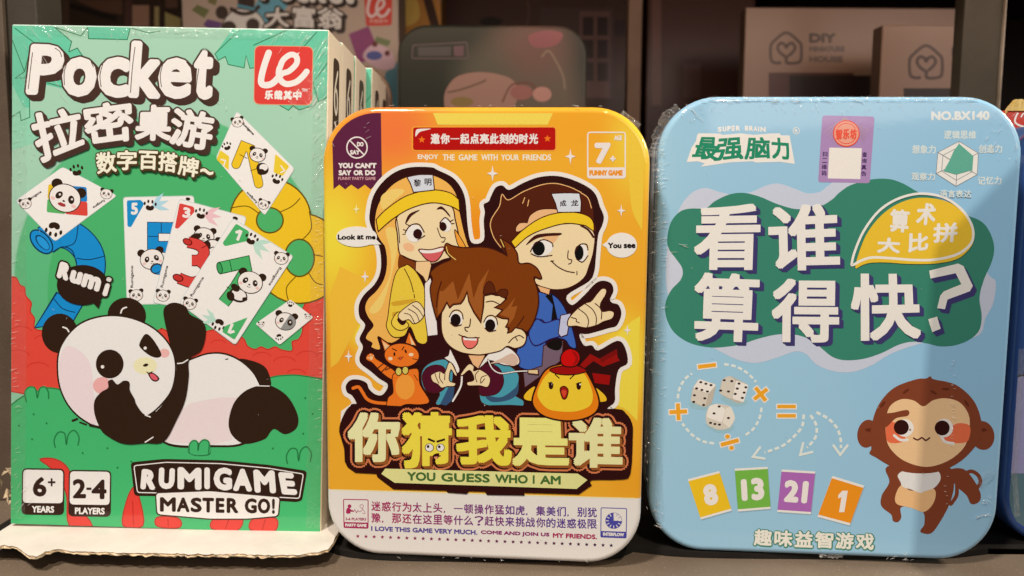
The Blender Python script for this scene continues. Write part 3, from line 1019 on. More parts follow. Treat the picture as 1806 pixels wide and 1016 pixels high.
# ------------------------------------------------------------------ rounded tins
def rounded_tin(root, w, h, r, lid_d, depth, m_face, m_side, m_body, edge=0.0022):
    """lid with a rolled front edge, and the slightly smaller body behind it"""
    bm = bmesh.new()
    rings = []
    for k in range(7):                         # rolled edge
        a = math.pi / 2 * k / 6
        rings.append((edge * (1 - math.sin(a)), edge * (1 - math.cos(a)), 0))
    rings.append((0.0, lid_d * 0.6, 1))
    rings.append((0.0, lid_d - 0.0008, 1))
    rings.append((0.0006, lid_d, 1))
    prev = None
    for ins, y, mi in rings:
        vs = [bm.verts.new((p[0], y, p[1])) for p in rr_outline(w, h, r, 12, ins) ]
        # keep the inset even on the straight sides
        if prev:
            n = len(vs)
            for i in range(n):
                j = (i + 1) % n
                f = bm.faces.new((prev[i], prev[j], vs[j], vs[i]))
                f.material_index = mi
                f.smooth = True
        else:
            f = bm.faces.new(vs)
            f.material_index = 0
        prev = vs
    f = bm.faces.new(list(reversed(prev))); f.material_index = 1
    # straight-side inset
    lid = from_bm('lid', bm, [m_face, m_side], root)
    bm = bmesh.new()
    prev = None
    for ins, y in ((0.0012, lid_d + 0.00005), (0.0012, depth - 0.001), (0.002, depth)):
        vs = [bm.verts.new((p[0], y, p[1])) for p in rr_outline(w - 2 * ins, h - 2 * ins, r - ins, 12)]
        for v in vs: v.co.z += ins
        if prev:
            n = len(vs)
            for i in range(n):
                j = (i + 1) % n
                f = bm.faces.new((prev[i], prev[j], vs[j], vs[i])); f.smooth = True
        else: bm.faces.new(vs)
        prev = vs
    bm.faces.new(list(reversed(prev)))
    from_bm('base', bm, [m_body], root)
    return lid


def sparkle(f, x, y, rx, ry, c):
    f.star(x, y, rx, c, 4, .3, ry)


# ------------------------------------------------------------------ the orange party game tin
T2 = dict(loc=(-0.0110918, 0.2912922, 0.0025), rot=pose(-0.0715589, -0.0026272, 0.0034708), w=0.1199965, h=0.1701464)


def orange_tin_front(root):
    w, h = T2['w'], T2['h']
    f = Face(root, (0, 0, 0), (1, 0, 0), (0, 0, 1), (0, -1, 0), rr_outline(w, h, 0.0205, 14, 0.0023), (224, 209, 199), 'tin', black=0.012, z0=3e-5)
    g = f.col
    def lx(x, y): return f.uv((x, y), 0)
    def R(px): return px * 0.2913 / 1400
    a, b = lx(577, 863.4), lx(1129.6, 879.3)
    sl = (b[1] - a[1]) / (b[0] - a[0])
    ic = a[1] - sl * a[0]
    face = blob_mat('printed_orange_ground', g((229, 160, 52)), [
        (*lx(690, 230), R(150), R(125), .9, g((232, 116, 62)), 1.0),
        (*lx(1010, 230), R(100), R(60), .9, g((232, 150, 45)), .6),
        (*lx(1120, 260), R(70), R(130), .9, g((234, 190, 64)), .9),
        (*lx(585, 420), R(110), R(180), .95, g((236, 208, 66)), .85),
        (*lx(845, 420), R(100), R(110), .9, g((228, 132, 40)), .9),
        (*lx(640, 590), R(60), R(60), .9, g((238, 206, 64)), .9),
        (*lx(595, 640), R(90), R(90), .9, g((226, 142, 48)), .8),
        (*lx(1100, 640), R(75), R(130), .8, g((236, 198, 64)), .9),
        (*lx(1120, 850), R(90), R(60), .9, g((226, 150, 45)), .8)],
        'tin', line=(sl, ic, g((224, 209, 199))))
    side = ink(g((226, 168, 70)), 'tin')
    body = surf('tin_body_metal', (.36, .30, .24), (.42, .36, .30), 80, .35, .5, .05)
    rounded_tin(root, w, h, 0.0205, 0.012, 0.036, face, side, body)

    f.part = 'light_beams'
    f.zm(0, 0, 1)
    f.poly([(756, 180), (984, 180), (966, 220), (772, 220)], (238, 198, 84))
    f.blob([(1098, 250), (1160, 240), (1160, 420), (1118, 380), (1108, 300)], (238, 186, 66))
    f.poly([(567, 560), (600, 470), (660, 500), (640, 560), (596, 640), (567, 660)], (234, 176, 62))
    f.blob([(1044, 700), (1080, 600), (1160, 560), (1160, 760), (1100, 720)], (238, 200, 72))
    f.part = 'description_panel'
    f.zm(0, 0, 1)
    WB = (224, 209, 199)
    f.line([(578, 863.5), (1128, 879.4)], 1.8, (238, 214, 160), smooth=False)
    f.zm(570, 840, 5.773)
    MG, VI = (168, 50, 88), (104, 60, 124)
    f.line(rpoly([(207, 235), (457, 240), (457, 530), (212, 522)], 12), 9, MG, closed=True, smooth=False)
    f.poly([(212, 466), (456, 472), (456, 530), (214, 523)], MG)
    f.text(('PARTY GAME', [(224, 480), (442, 486), (442, 518), (224, 512)]), [(0, 0, 0, WB)], 3)
    f.text(('2-6 PLAYERS', [(226, 420), (438, 424), (438, 452), (226, 448)]), [(0, 0, 0, MG)], 1.2)
    f.ell(268, 305, 19, 19, MG); f.blob([(240, 330), (262, 322), (285, 340), (310, 352), (310, 362), (280, 360), (275, 378), (235, 376)], MG)
    f.line([(310, 358), (322, 338), (338, 372), (352, 348), (368, 362)], 5, MG, smooth=False)
    f.line(ellp(392, 306, 18, 18), 4, MG, closed=True); f.line([(372, 362), (395, 345), (400, 330), (425, 370), (420, 382), (400, 376)], 4, MG)
    f.zm(0, 0, 1)
    def seg(string, q, cs):
        n = len(string)
        TL, TR, BR, BL = [Vector(p) for p in q]
        k = len(cs)
        for i, c in enumerate(cs):
            s0, s1 = n * i // k, n * (i + 1) // k
            a0, a1 = s0 / n, s1 / n
            f.cells(string[s0:s1], [tuple(TL.lerp(TR, a0)), tuple(TL.lerp(TR, a1)), tuple(BL.lerp(BR, a1)), tuple(BL.lerp(BR, a0))], [(0, 0, 0, c)], .35, .1)
    cs = [(164, 50, 92), (146, 54, 104), (124, 58, 114), (108, 62, 126), (94, 62, 132)]
    seg('迷惑行为太上头，一顿操作猛如虎，集美们，别犹', [(654, 884), (1053.5, 895.5), (1053.5, 912.5), (654, 901)], cs)
    seg('豫，那还在这里等什么？赶快来挑战你的迷惑极限', [(654, 904.5), (1053.5, 916), (1053.5, 933), (654, 921.5)], cs)
    words = [('I LOVE THIS GAME VERY MUCH.', 654.5, 842, (92, 74, 138)), ('COME AND JOIN US', 848, 969, (140, 48, 104)), ('MY FRIENDS.', 975, 1053, (168, 42, 84))]
    for s_, x0, x1, c in words:
        y0 = 927.8 + (x0 - 654) * .0375; y1 = 927.8 + (x1 - 654) * .0375
        f.text((s_, [(x0, y0), (x1, y1), (x1, y1 + 8.6), (x0, y0 + 8.6)]), [(0, 0, 0, c)], .55)
    for k in range(32):
        x = 631 + (1078 - 631) * k / 31
        t = k / 31
        f.star(x, 945.7 + 16.3 * t, 3.7, (int(158 - 96 * t), int(46 - 8 * t), int(88 - 22 * t)))
    f.zm(850, 840, 5.473)
    BU = (78, 74, 150)
    f.line(rpoly([(1150, 304), (1397, 312), (1392, 596), (1147, 586)], 12), 8, BU, closed=True, smooth=False)
    f.poly([(1148, 528), (1394, 536), (1392, 594), (1150, 586)], BU)
    f.text(('INTERFLOW', [(1168, 541), (1372, 548), (1372, 582), (1168, 575)]), [(0, 0, 0, WB)], 2.5)
    f.ell(1272, 429, 81, 78, BU)
    f.poly([(1272, 429)] + ellp(1272, 429, 77, 74, 0, 10, -90, 0), WB)
    for k in range(12):
        a = rad(k * 30)
        f.line([(1272 + 52 * math.cos(a), 429 + 50 * math.sin(a)), (1272 + 73 * math.cos(a), 429 + 70 * math.sin(a))], 8 if not 9 <= k <= 11 else 4, WB if not 9 < k < 12 else BU)

    f.part = 'corner_ribbon'
    f.zm(560, 170, 3.909)
    PU, WH = (94, 44, 66), (226, 208, 200)
    f.poly([(97, 105), (437, 105), (441, 400), (446, 643), (402, 608), (366, 641), (326, 608), (280, 641), (232, 608), (190, 641), (150, 608), (110, 641)], PU)
    f.line(ellp(272, 353, 70, 72), 9, WH, closed=True, smooth=False)
    f.text(('DO', [(272, 314), (318, 314), (318, 346), (272, 346)]), [(0, 0, 0, WH)], 2.4)
    f.text(('SAY', [(224, 370), (292, 370), (292, 402), (224, 402)]), [(0, 0, 0, WH)], 2.4)
    f.line([(222, 303), (322, 404)], 9, WH)
    for s_, q, b in (('YOU', box4(143, 458, 244, 496), 3), ("CAN'T", box4(258, 458, 407, 496), 3), ('SAY', box4(145, 508, 233, 545), 3), ('OR', box4(248, 508, 314, 545), 3), ('DO', box4(328, 508, 401, 545), 3)):
        f.text((s_, q), [(0, 0, 0, WH)], b)
    f.text(('FUNNY PARTY GAME', box4(143, 555, 400, 577)), [(0, 0, 0, (206, 150, 150))], .8)

    f.part = 'slogan_banner'
    f.zm(0, 0, 1)
    f.rr(854, 244.8, 256, 44, 7, (238, 150, 60))
    f.rr(854, 244.8, 251, 40, 5, (176, 34, 32))
    f.poly(crom([(733, 241), (733.5, 231), (738, 227.5), (760, 227), (750, 230), (740, 233)], True, 4), WH)
    f.star(744, 246.5, 6.5, (228, 110, 40)); f.star(965.5, 244.5, 6.5, (228, 110, 40))
    f.cells('邀你一起点亮此刻的时光', [(759, 235.5), (949.5, 235.5), (949.5, 254), (759, 254)], [(0, 0, 0, WH)], .75, .06)
    x = 736.6
    for s_, x0, x1 in (('ENJOY', 110, 220), ('THE', 243, 307), ('GAME', 327, 427), ('WITH', 447, 535), ('YOUR', 552, 648), ('FRIENDS', 667, 818)):
        f.text((s_, box4(700 + x0 / 3.007, 272.2, 700 + x1 / 3.007, 283.2)), [(0, 0, 0, (236, 212, 190))], .45)
    f.part = 'age_badge'
    f.zm(700, 0, 3.007)
    f.line(rpoly(box4(1012, 702, 1211, 944), 14), 7, WH, closed=True, smooth=False)
    f.poly(rpoly(box4(1012, 888, 1211, 944), 8), WH)
    f.text(('7', [(1048, 757), (1136, 757), (1132, 870), (1048, 870)]), [(0, 0, 0, WH)], 8)
    f.text(('+', box4(1130, 826, 1160, 858)), [(0, 0, 0, WH)], 3)
    f.text(('AGE', box4(1152, 718, 1194, 745)), [(0, 0, 0, WH)], 1.6)
    f.text(('FUNNY GAME', box4(1020, 902, 1198, 932)), [(0, 0, 0, (228, 140, 50))], 2.6)

    # ---- cartoon group
    f.part = 'cartoon_children_illustration'
    f.zm(0, 0, 1)
    DK = (54, 30, 26)
    sil = [(653, 395), (652, 375), (658, 347), (673, 323), (696, 304), (724, 295), (760, 295), (772, 300), (798, 313), (813, 331), (821, 354), (825, 400), (832, 428), (853, 424),
           (853, 390), (855, 374), (853, 361), (862, 355), (866, 346), (874, 331), (886, 327), (898, 335), (922, 323), (948, 313), (978, 310), (1007, 316), (1037, 330), (1051, 344), (1058, 364), (1065, 382), (1062, 398), (1055, 415), (1051, 454), (1048, 480), (1038, 497), (1000, 521), (1009, 538), (1030, 521), (1050, 500), (1064, 495), (1078, 500), (1082, 513), (1076, 528), (1080, 534), (1091, 538), (1096, 554), (1088, 574), (1074, 579), (1038, 589), (1022, 590), (1030, 609), (1044, 609), (1055, 618), (1088, 601), (1102, 612), (1107, 640), (1091, 652), (1085, 684), (1084, 709), (1071, 721), (1060, 745), (640, 745), (629, 712), (621, 698), (612, 692), (610, 680), (619, 670), (635, 670), (647, 676), (651, 686), (661, 695), (673, 697), (682, 687), (683, 677), (669, 668), (655, 656), (637, 642), (634, 630), (640, 612), (634, 597), (644, 574), (634, 559), (633, 538), (642, 520), (660, 502), (670, 482), (672, 459), (668, 433)]
    silc = crom(sil, True, 4)
    f.line(silc, 15, (228, 212, 200), closed=True, smooth=False)
    f.poly(silc, DK)
    for x, y, rx, ry, c in ((1006, 276, 9.5, 14, WH), (868.6, 306, 10, 14.5, WH), (628.5, 369, 6, 9.5, (240, 225, 150)), (1095.7, 371.6, 7.5, 11.5, WH), (643.7, 488, 7.5, 11.5, WH), (614.8, 628.5, 7.5, 11.5, WH), (1106.5, 582.5, 7, 9.5, WH)):
        sparkle(f, x, y, rx, ry, c)
    # girl
    SK, SKD, LN = (238, 200, 156), (226, 170, 122), (70, 36, 26)
    HB = (236, 186, 48)
    HG, HGL = (234, 168, 84), (240, 190, 106)
    f.zm(560, 170, 3.909)
    f.blob([(404, 930), (404, 800), (450, 690), (520, 610), (610, 560), (700, 540), (800, 548), (900, 600), (955, 680), (975, 780), (1000, 900), (1030, 1010), (1055, 1080), (1000, 1090), (900, 1000), (700, 900), (560, 1000), (480, 1040)], HG)
    f.blob([(440, 690), (520, 640), (600, 650), (540, 710), (450, 780)], HGL)
    f.zm(570, 400, 3.909)
    f.poly(crom([(380, -20), (430, 150), (440, 260), (420, 360), (370, 440), (310, 500), (290, 560), (310, 620), (348, 680), (312, 730), (296, 770), (340, 800), (335, 830), (392, 842), (375, 752), (470, 800), (560, 700), (520, 400), (540, 180), (530, 20)], True, 4), HG)
    f.blob([(430, 20), (500, 20), (510, 160), (480, 300), (440, 450), (400, 560), (350, 600), (320, 570), (400, 460), (460, 330), (465, 180)], HGL)
    f.zm(0, 0, 1)
    f.blob([(699, 385), (720, 368), (749, 357), (775, 357), (797, 365), (803, 388), (808, 410), (811, 434), (800, 452), (782, 458), (765, 465), (748, 464), (728, 459), (712, 452), (704, 445), (701, 415)], SK, (2.2, LN))
    f.zm(570, 400, 3.909)
    f.poly(crom([(525, 190), (560, 215), (640, 250), (640, 300), (600, 290), (520, 290)], True, 4), (120, 60, 34))
    f.poly([(638, 240), (636, 300), (690, 345), (715, 395), (745, 270), (740, 235)], (232, 186, 136), (5, LN))
    f.blob([(908, 20), (950, 80), (985, 150), (940, 142), (915, 80)], (232, 150, 60), (6, LN))
    f.zm(560, 170, 3.909)
    f.poly(crom([(404, 850), (470, 782), (600, 692), (740, 650), (830, 646), (920, 668), (975, 712)], False) + crom([(980, 792), (930, 762), (830, 736), (740, 741), (620, 782), (510, 852), (418, 932)], False), HB, (7, LN))
    f.poly(crom([(616, 556), (700, 540), (795, 540)], False) + [(806, 646), (662, 662), (640, 600)], (206, 200, 206), (7, LN))
    f.text([('黎', box4(664, 572, 712, 622)), ('明', box4(738, 566, 786, 614))], [(0, 0, 0, (48, 36, 40))], 1)
    f.ell(668, 945, 58, 60, (232, 218, 206)); f.ell(690, 948, 31, 34, DK)
    f.line([(604, 940), (640, 890), (698, 882), (735, 935)], 8, LN); f.line([(640, 895), (612, 880)], 6, LN); f.line([(612, 925), (592, 918)], 6, LN); f.line([(605, 950), (588, 952)], 6, LN); f.line([(690, 990), (740, 960)], 7, LN)
    f.ell(884, 884, 36, 50, (232, 218, 206), -15); f.ell(865, 897, 25, 31, DK, -15)
    f.line([(843, 872), (880, 836), (918, 868)], 8, LN); f.line([(915, 862), (936, 850)], 6, LN); f.line([(922, 878), (942, 876)], 6, LN)
    f.poly(crom([(603, 878), (632, 812), (706, 782), (650, 822), (622, 860)], True, 4), LN); f.poly(crom([(820, 780), (856, 758), (908, 812), (912, 830), (862, 780)], True, 4), LN)
    f.line([(826, 908), (850, 968), (880, 975), (870, 1002), (856, 1004)], 6, LN)
    f.line([(545, 838), (560, 930), (566, 1010)], 6, LN)
    f.zm(570, 400, 3.909)
    f.ell(590, 140, 40, 28, (232, 172, 128), 20)
    f.poly(crom([(660, 155), (740, 158), (830, 138), (822, 182), (790, 228), (750, 242), (708, 222), (680, 190)], True, 4), (206, 92, 92), (7, LN))
    f.poly(crom([(668, 160), (742, 162), (822, 145), (815, 168), (745, 182), (682, 180)], True, 4), (232, 218, 206))
    f.poly([(700, 390), (740, 350), (765, 440), (778, 560), (790, 745), (718, 758), (690, 600)], (226, 210, 202), (5, LN))
    f.poly([(640, 780), (720, 752), (800, 742), (860, 800), (870, 950), (640, 960)], (56, 28, 34))
    f.poly(crom([(560, 270), (585, 262), (640, 310), (690, 400), (700, 470), (700, 600), (718, 788), (650, 795), (600, 690), (560, 752), (480, 758), (436, 690), (446, 620), (465, 470), (490, 350), (520, 290)], True, 4), (224, 186, 66), (6, LN))
    f.line([(560, 290), (600, 370), (622, 450)], 6, LN); f.line([(626, 465), (630, 490)], 6, LN)
    f.blob([(472, 520), (560, 505), (640, 500), (580, 530), (490, 545)], (204, 152, 52)); f.blob([(480, 590), (540, 585), (520, 610), (480, 620)], (204, 152, 52))
    f.blob([(470, 660), (500, 600), (530, 590), (560, 640), (590, 680), (550, 712), (500, 705)], (228, 190, 72), (6, LN)); f.blob([(510, 640), (545, 610), (570, 660), (540, 678)], (56, 28, 30))
    f.poly(crom([(516, 612), (560, 562), (640, 515), (690, 560), (696, 610), (664, 652), (622, 668), (590, 640), (545, 650)], True, 4), SK, (6, LN))
    for p in ([(560, 596), (600, 610), (630, 664)], [(585, 565), (640, 600), (662, 650)], [(615, 540), (660, 575), (690, 620)]): f.line(p, 5.5, LN)
    f.zm(0, 0, 1)
    for cx, cy, rx, ry, tail in ((629, 417.5, 36, 18, [(650, 408), (672, 431), (640, 432)]), (1096.5, 432.5, 27, 22, [(1074, 424), (1062, 432), (1074, 440)])):
        f.ell(cx, cy, rx, ry, (228, 214, 204)); f.poly(tail, (228, 214, 204))
    for w_, x0, x1, y0, y1 in (('Look', 595.5, 627, 413.5, 423), ('at', 629.5, 641.5, 414, 422.6), ('me', 645, 662.5, 416, 422.6), ('You', 1072, 1096, 428, 438), ('see', 1100, 1121, 430, 438)):
        f.text((w_, box4(x0, y0, x1, y1)), [(0, 0, 0, (40, 30, 28))], .7)
    # second boy
    f.zm(820, 280, 3.909)
    f.poly(crom([(250, 615), (200, 540), (172, 470), (178, 420), (200, 380), (240, 320), (256, 240), (300, 282), (400, 226), (520, 180), (620, 168), (720, 192), (830, 250), (878, 330), (886, 420), (880, 520), (600, 560), (360, 640), (290, 660)], True, 4), (84, 42, 30))
    f.line([(248, 612), (200, 545), (176, 470), (182, 420), (204, 380), (240, 322), (256, 246), (300, 284), (400, 228), (520, 182), (620, 170), (720, 194), (800, 232)], 6, (232, 172, 112)); f.line([(800, 235), (848, 270), (872, 340)], 6, (232, 172, 112))
    for p in ([(412, 268), (398, 308)], [(440, 285), (432, 325)]): f.line(p, 6, (232, 172, 112))
    f.blob([(430, 440), (450, 390), (520, 350), (632, 348), (640, 372), (520, 415), (420, 480), (360, 505), (350, 480), (375, 445), (420, 440)], SKD, (6, LN))
    f.blob([(335, 620), (430, 540), (560, 475), (700, 448), (830, 455), (892, 520), (886, 640), (856, 740), (822, 820), (740, 880), (650, 902), (560, 892), (480, 850), (500, 760), (370, 715)], SK, (7, LN))
    f.blob([(520, 530), (620, 525), (650, 520), (610, 580), (560, 560)], SKD)
    f.poly(crom([(318, 572), (400, 490), (520, 410), (640, 374), (760, 370), (850, 396), (886, 440), (890, 502)], False) + crom([(830, 460), (700, 446), (560, 480), (440, 532), (346, 614)], False), HB, (7, LN))
    f.line([(800, 460), (850, 490), (886, 540)], 14, LN)
    f.poly(crom([(594, 240), (700, 235), (790, 238)], False) + crom([(802, 300), (798, 368)], False) + crom([(640, 370), (625, 310)], False), (206, 202, 208), (7, LN))
    f.text([('成', [(652, 290), (696, 284), (700, 326), (656, 330)]), ('龙', [(728, 286), (780, 280), (784, 324), (732, 328)])], [(0, 0, 0, (48, 36, 40))], 1)
    f.ell(530, 616, 76, 56, (232, 220, 208), -8); f.ell(508, 618, 43, 50, (30, 18, 16))
    f.line([(452, 640), (482, 588), (540, 558), (598, 580), (606, 606)], 8, LN); f.line([(456, 655), (510, 675), (600, 666)], 7, LN)
    f.ell(804, 648, 42, 60, (232, 220, 208)); f.ell(787, 648, 31, 52, (30, 18, 16)); f.line([(760, 640), (790, 594), (836, 590), (848, 628)], 8, LN); f.line([(768, 690), (810, 712), (848, 668)], 7, LN)
    f.poly(crom([(420, 596), (480, 530), (560, 514), (662, 512), (650, 528), (560, 534), (490, 552)], True, 4), LN)
    f.line([(712, 634), (710, 688), (736, 698), (730, 720), (714, 726)], 7, LN); f.line([(595, 704), (640, 745), (700, 775), (754, 785)], 8, LN); f.line([(592, 708), (612, 704)], 7, LN); f.line([(772, 776), (772, 800)], 7, LN)
    f.zm(840, 480, 3.628)
    f.poly(crom([(395, 130), (500, 150), (580, 260), (640, 470), (600, 478), (560, 430), (450, 440), (420, 610), (280, 610), (260, 500), (340, 390), (380, 250)], True, 4), (66, 98, 170), (7, (40, 30, 60)))
    f.poly([(388, 84), (474, 108), (466, 146), (410, 126)], SKD, (6, LN)); f.poly([(440, 150), (485, 140), (520, 300), (480, 310), (490, 210)], (36, 26, 32))
    f.poly([(430, 470), (556, 438), (550, 560), (420, 660), (310, 740), (300, 640), (420, 600)], (116, 92, 104), (6, LN))
    f.poly(crom([(450, 470), (500, 430), (548, 440), (540, 490), (500, 500)], True, 4), (36, 26, 30))
    f.poly(crom([(336, 390), (385, 300), (440, 325), (525, 302), (550, 350), (540, 405), (470, 430), (375, 470)], True, 4), (66, 98, 170), (7, (50, 34, 78)))
    f.line([(380, 300), (420, 305), (440, 325)], 6, (50, 34, 78))
    f.poly([(540, 276), (606, 262), (582, 400), (542, 415), (525, 392)], (190, 184, 204), (6, LN))
    f.blob([(590, 300), (640, 240), (700, 198), (735, 185), (775, 135), (805, 105), (832, 112), (828, 145), (795, 205), (805, 250), (858, 246), (882, 262), (868, 298), (812, 318), (770, 340), (700, 356), (640, 345), (588, 345)], SK, (7, LN))
    for p in ([(655, 235), (700, 270), (718, 310), (712, 350)], [(700, 205), (745, 240), (768, 290), (765, 335)], [(760, 200), (800, 240), (800, 300)], [(608, 290), (640, 300), (640, 315), (660, 325)]): f.line(p, 6, LN)
    # centre boy
    f.zm(590, 540, 5.079)
    TEAL, MAR = (76, 146, 160), (82, 34, 46)
    f.poly(crom([(785, 580), (850, 510), (960, 475), (1010, 490), (1060, 560), (1050, 700), (1000, 780), (950, 880), (905, 870), (940, 780), (830, 770), (780, 690)], True, 4), TEAL, (8, LN))
    f.poly([(1060, 430), (1290, 440), (1330, 600), (1360, 900), (1060, 910), (1090, 700), (1080, 500)], (54, 30, 32))
    f.poly([(1020, 730), (1080, 690), (1060, 840), (1000, 890), (945, 880)], (60, 80, 110))
    f.blob([(785, 640), (820, 560), (900, 528), (980, 550), (1010, 650), (980, 740), (900, 780), (820, 750)], MAR, (8, LN))
    f.poly(crom([(1035, 385), (1065, 440), (1120, 560), (1098, 600), (1060, 520), (985, 465), (1020, 440)], True, 4), (228, 214, 204), (7, LN))
    f.poly([(1200, 440), (1345, 440), (1290, 560), (1240, 520)], SKD)
    f.line([(1140, 630), (1130, 720), (1060, 850)], 16, (228, 214, 204)); f.line([(1310, 790), (1350, 890)], 16, (228, 214, 204))
    f.zm(840, 480, 3.628)
    f.poly(crom([(80, 600), (180, 585), (262, 640), (272, 700), (245, 780), (304, 825), (270, 868), (60, 850), (20, 780), (40, 680)], True, 4), TEAL, (6, LN))
    f.blob([(60, 790), (160, 800), (250, 740), (270, 700), (262, 780), (200, 820), (100, 830)], (60, 82, 108))
    f.blob([(20, 610), (90, 590), (150, 620), (175, 700), (140, 770), (70, 790), (20, 770)], MAR, (6, LN))
    f.poly(crom([(14, 620), (60, 540), (130, 492), (205, 482), (270, 540), (268, 592), (180, 596), (90, 566), (40, 600)], True, 4), (228, 214, 204), (7, LN))
    f.blob([(90, 585), (160, 552), (230, 520), (270, 560), (240, 600), (160, 580)], (206, 170, 150))
    f.line([(75, 560), (105, 620), (160, 648), (250, 636), (330, 632)], 12, LN); f.line([(75, 560), (105, 620), (160, 648), (250, 636), (330, 632)], 7, (228, 214, 204))
    f.poly([(330, 625), (395, 622), (398, 655), (332, 648)], (222, 186, 140), (6, LN))
    f.zm(720, 400, 4.233)
    f.blob([(246, 730), (255, 620), (300, 540), (440, 480), (600, 500), (700, 540), (745, 660), (745, 770), (790, 752), (850, 768), (882, 815), (864, 880), (800, 908), (740, 892), (690, 925), (610, 945), (520, 956), (400, 940), (315, 895), (262, 825)], SK, (9, LN))
    f.line([(750, 866), (785, 830), (830, 812), (862, 830)], 8, LN); f.line([(800, 825), (815, 850)], 7, LN)
    f.blob([(620, 520), (690, 520), (722, 545), (690, 560), (640, 555), (575, 560), (580, 520)], SK)
    f.line([(582, 562), (630, 556), (690, 585)], 8, LN)
    HR, HRL = (124, 62, 32), (154, 86, 44)
    hair = crom([(210, 690), (176, 560), (164, 460), (180, 390), (164, 345), (205, 300), (262, 268), (318, 238), (272, 172), (285, 124), (332, 142), (420, 156), (540, 150), (640, 168), (738, 216)], False, 4) + crom([(738, 216), (715, 130), (700, 95), (762, 130), (812, 195), (828, 272), (900, 272), (960, 308), (994, 372), (985, 388), (938, 378), (965, 470), (972, 580), (940, 700), (890, 782), (850, 765), (800, 752)], False, 4) + [(770, 785), (742, 792), (752, 756), (728, 748), (758, 690), (700, 684), (658, 668), (705, 622), (645, 602), (690, 580), (735, 535), (715, 510), (640, 500), (566, 515), (562, 600), (542, 716), (490, 640), (452, 560), (440, 490), (415, 545), (392, 575), (335, 582), (310, 606), (288, 566), (262, 620)]
    f.poly(hair, HR, (10, LN))
    f.poly([(220, 600), (235, 480), (262, 480), (335, 405), (370, 545), (455, 345), (487, 535), (530, 420), (605, 312), (560, 440), (552, 600), (540, 690), (492, 625), (455, 550), (440, 470), (410, 535), (385, 565), (335, 570), (308, 590), (288, 552), (240, 640), (222, 660)], HRL)
    f.poly([(680, 655), (740, 600), (800, 525), (770, 600), (815, 590), (790, 680), (745, 740), (755, 680)], HRL)
    f.blob([(562, 500), (580, 430), (610, 408), (640, 440), (655, 492), (690, 468), (735, 470), (742, 500), (715, 530), (640, 495)], (92, 46, 32), (7, LN))
    f.line([(212, 600), (220, 500), (248, 410)], 8, LN); f.line([(815, 740), (845, 700), (864, 668)], 8, LN)
    f.line([(285, 150), (300, 200), (355, 246)], 6, (236, 190, 100)); f.line([(690, 95), (715, 150)], 6, (236, 190, 100))
    for x, y, px in ((357, 690, 354), (614, 730, 612)):
        f.ell(x, y, 50, 56, (232, 220, 208)); f.ell(px, y + 6, 38, 46, (40, 24, 20))
        f.line([(x - 50, y - 18), (x - 25, y - 60), (x + 15, y - 68), (x + 45, y - 42), (x + 52, y - 2)], 8, LN); f.line([(x - 42, y + 26), (x - 10, y + 52), (x + 40, y + 42)], 8, LN)
    f.line([(465, 688), (456, 745), (424, 752), (430, 775), (442, 780)], 8, LN)
    f.poly(crom([(404, 818), (460, 832), (516, 828), (514, 872), (480, 906), (440, 906), (410, 872)], True, 4), (228, 110, 100), (8, LN)); f.poly([(412, 826), (512, 832), (508, 850), (414, 846)], (232, 220, 208))
    f.line([(378, 805), (440, 828), (530, 828)], 8, LN)
    f.zm(590, 540, 5.079)
    f.poly(crom([(1020, 512), (1050, 512), (1096, 610), (1080, 622), (1042, 570), (1028, 665), (1082, 690), (1070, 718), (1010, 720), (960, 732), (925, 700), (880, 675), (862, 625), (890, 600), (945, 582), (985, 600)], True, 4), SK, (8, LN))
    f.line([(900, 605), (915, 650), (935, 690)], 7, LN); f.line([(945, 590), (940, 640), (970, 690)], 7, LN); f.line([(990, 600), (985, 660)], 7, LN)
    f.poly(crom([(1130, 610), (1200, 520), (1248, 540), (1246, 580), (1300, 568), (1368, 610), (1396, 660), (1370, 725), (1300, 712), (1200, 712), (1190, 682), (1246, 664), (1238, 610), (1205, 575), (1150, 618)], True, 4), SK, (8, LN))
    f.line([(1290, 580), (1260, 620), (1275, 680)], 7, LN); f.line([(1360, 620), (1315, 640), (1310, 690), (1345, 650)], 7, LN)
    # cat
    f.part = 'cartoon_cat_illustration'
    OR = (226, 112, 44)
    f.line([(166, 735), (215, 724), (250, 770), (290, 830), (360, 862), (480, 872)], 40, LN); f.line([(166, 735), (215, 724), (250, 770), (290, 830), (360, 862), (480, 872)], 28, OR)
    f.poly(crom([(280, 470), (290, 440), (320, 420), (350, 430), (372, 470), (450, 520), (545, 590), (520, 658), (430, 602), (340, 510), (300, 490)], True, 4), OR, (8, LN))
    f.ell(328, 465, 16, 18, (240, 180, 130)); f.ell(300, 462, 7, 9, (240, 180, 130)); f.ell(322, 436, 8, 6, (240, 180, 130)); f.ell(345, 444, 7, 6, (240, 180, 130))
    f.poly(crom([(520, 620), (600, 590), (700, 560), (752, 575), (765, 700), (850, 850), (770, 882), (640, 880), (545, 922), (470, 912), (480, 820), (525, 770)], True, 4), OR, (7, LN))
    f.ell(632, 725, 86, 112, (230, 146, 62))
    f.poly([(412, 288), (505, 352), (450, 410)], OR, (8, LN)); f.poly([(426, 310), (490, 356), (455, 392)], (240, 180, 130)); f.poly([(668, 228), (738, 360), (634, 330)], OR, (8, LN)); f.poly([(672, 262), (722, 348), (690, 345)], (240, 190, 140))
    f.ell(602, 440, 156, 106, OR, 4, (7, LN))
    f.line([(518, 380), (555, 398)], 9, LN); f.line([(622, 364), (604, 392)], 9, LN); f.ell(536, 430, 9, 18, LN); f.ell(637, 405, 9, 18, LN, -20)
    f.line([(568, 465), (585, 470), (590, 460), (598, 468), (615, 452)], 6, LN); f.ell(590, 468, 9, 13, (220, 90, 60), 0, (4, LN))
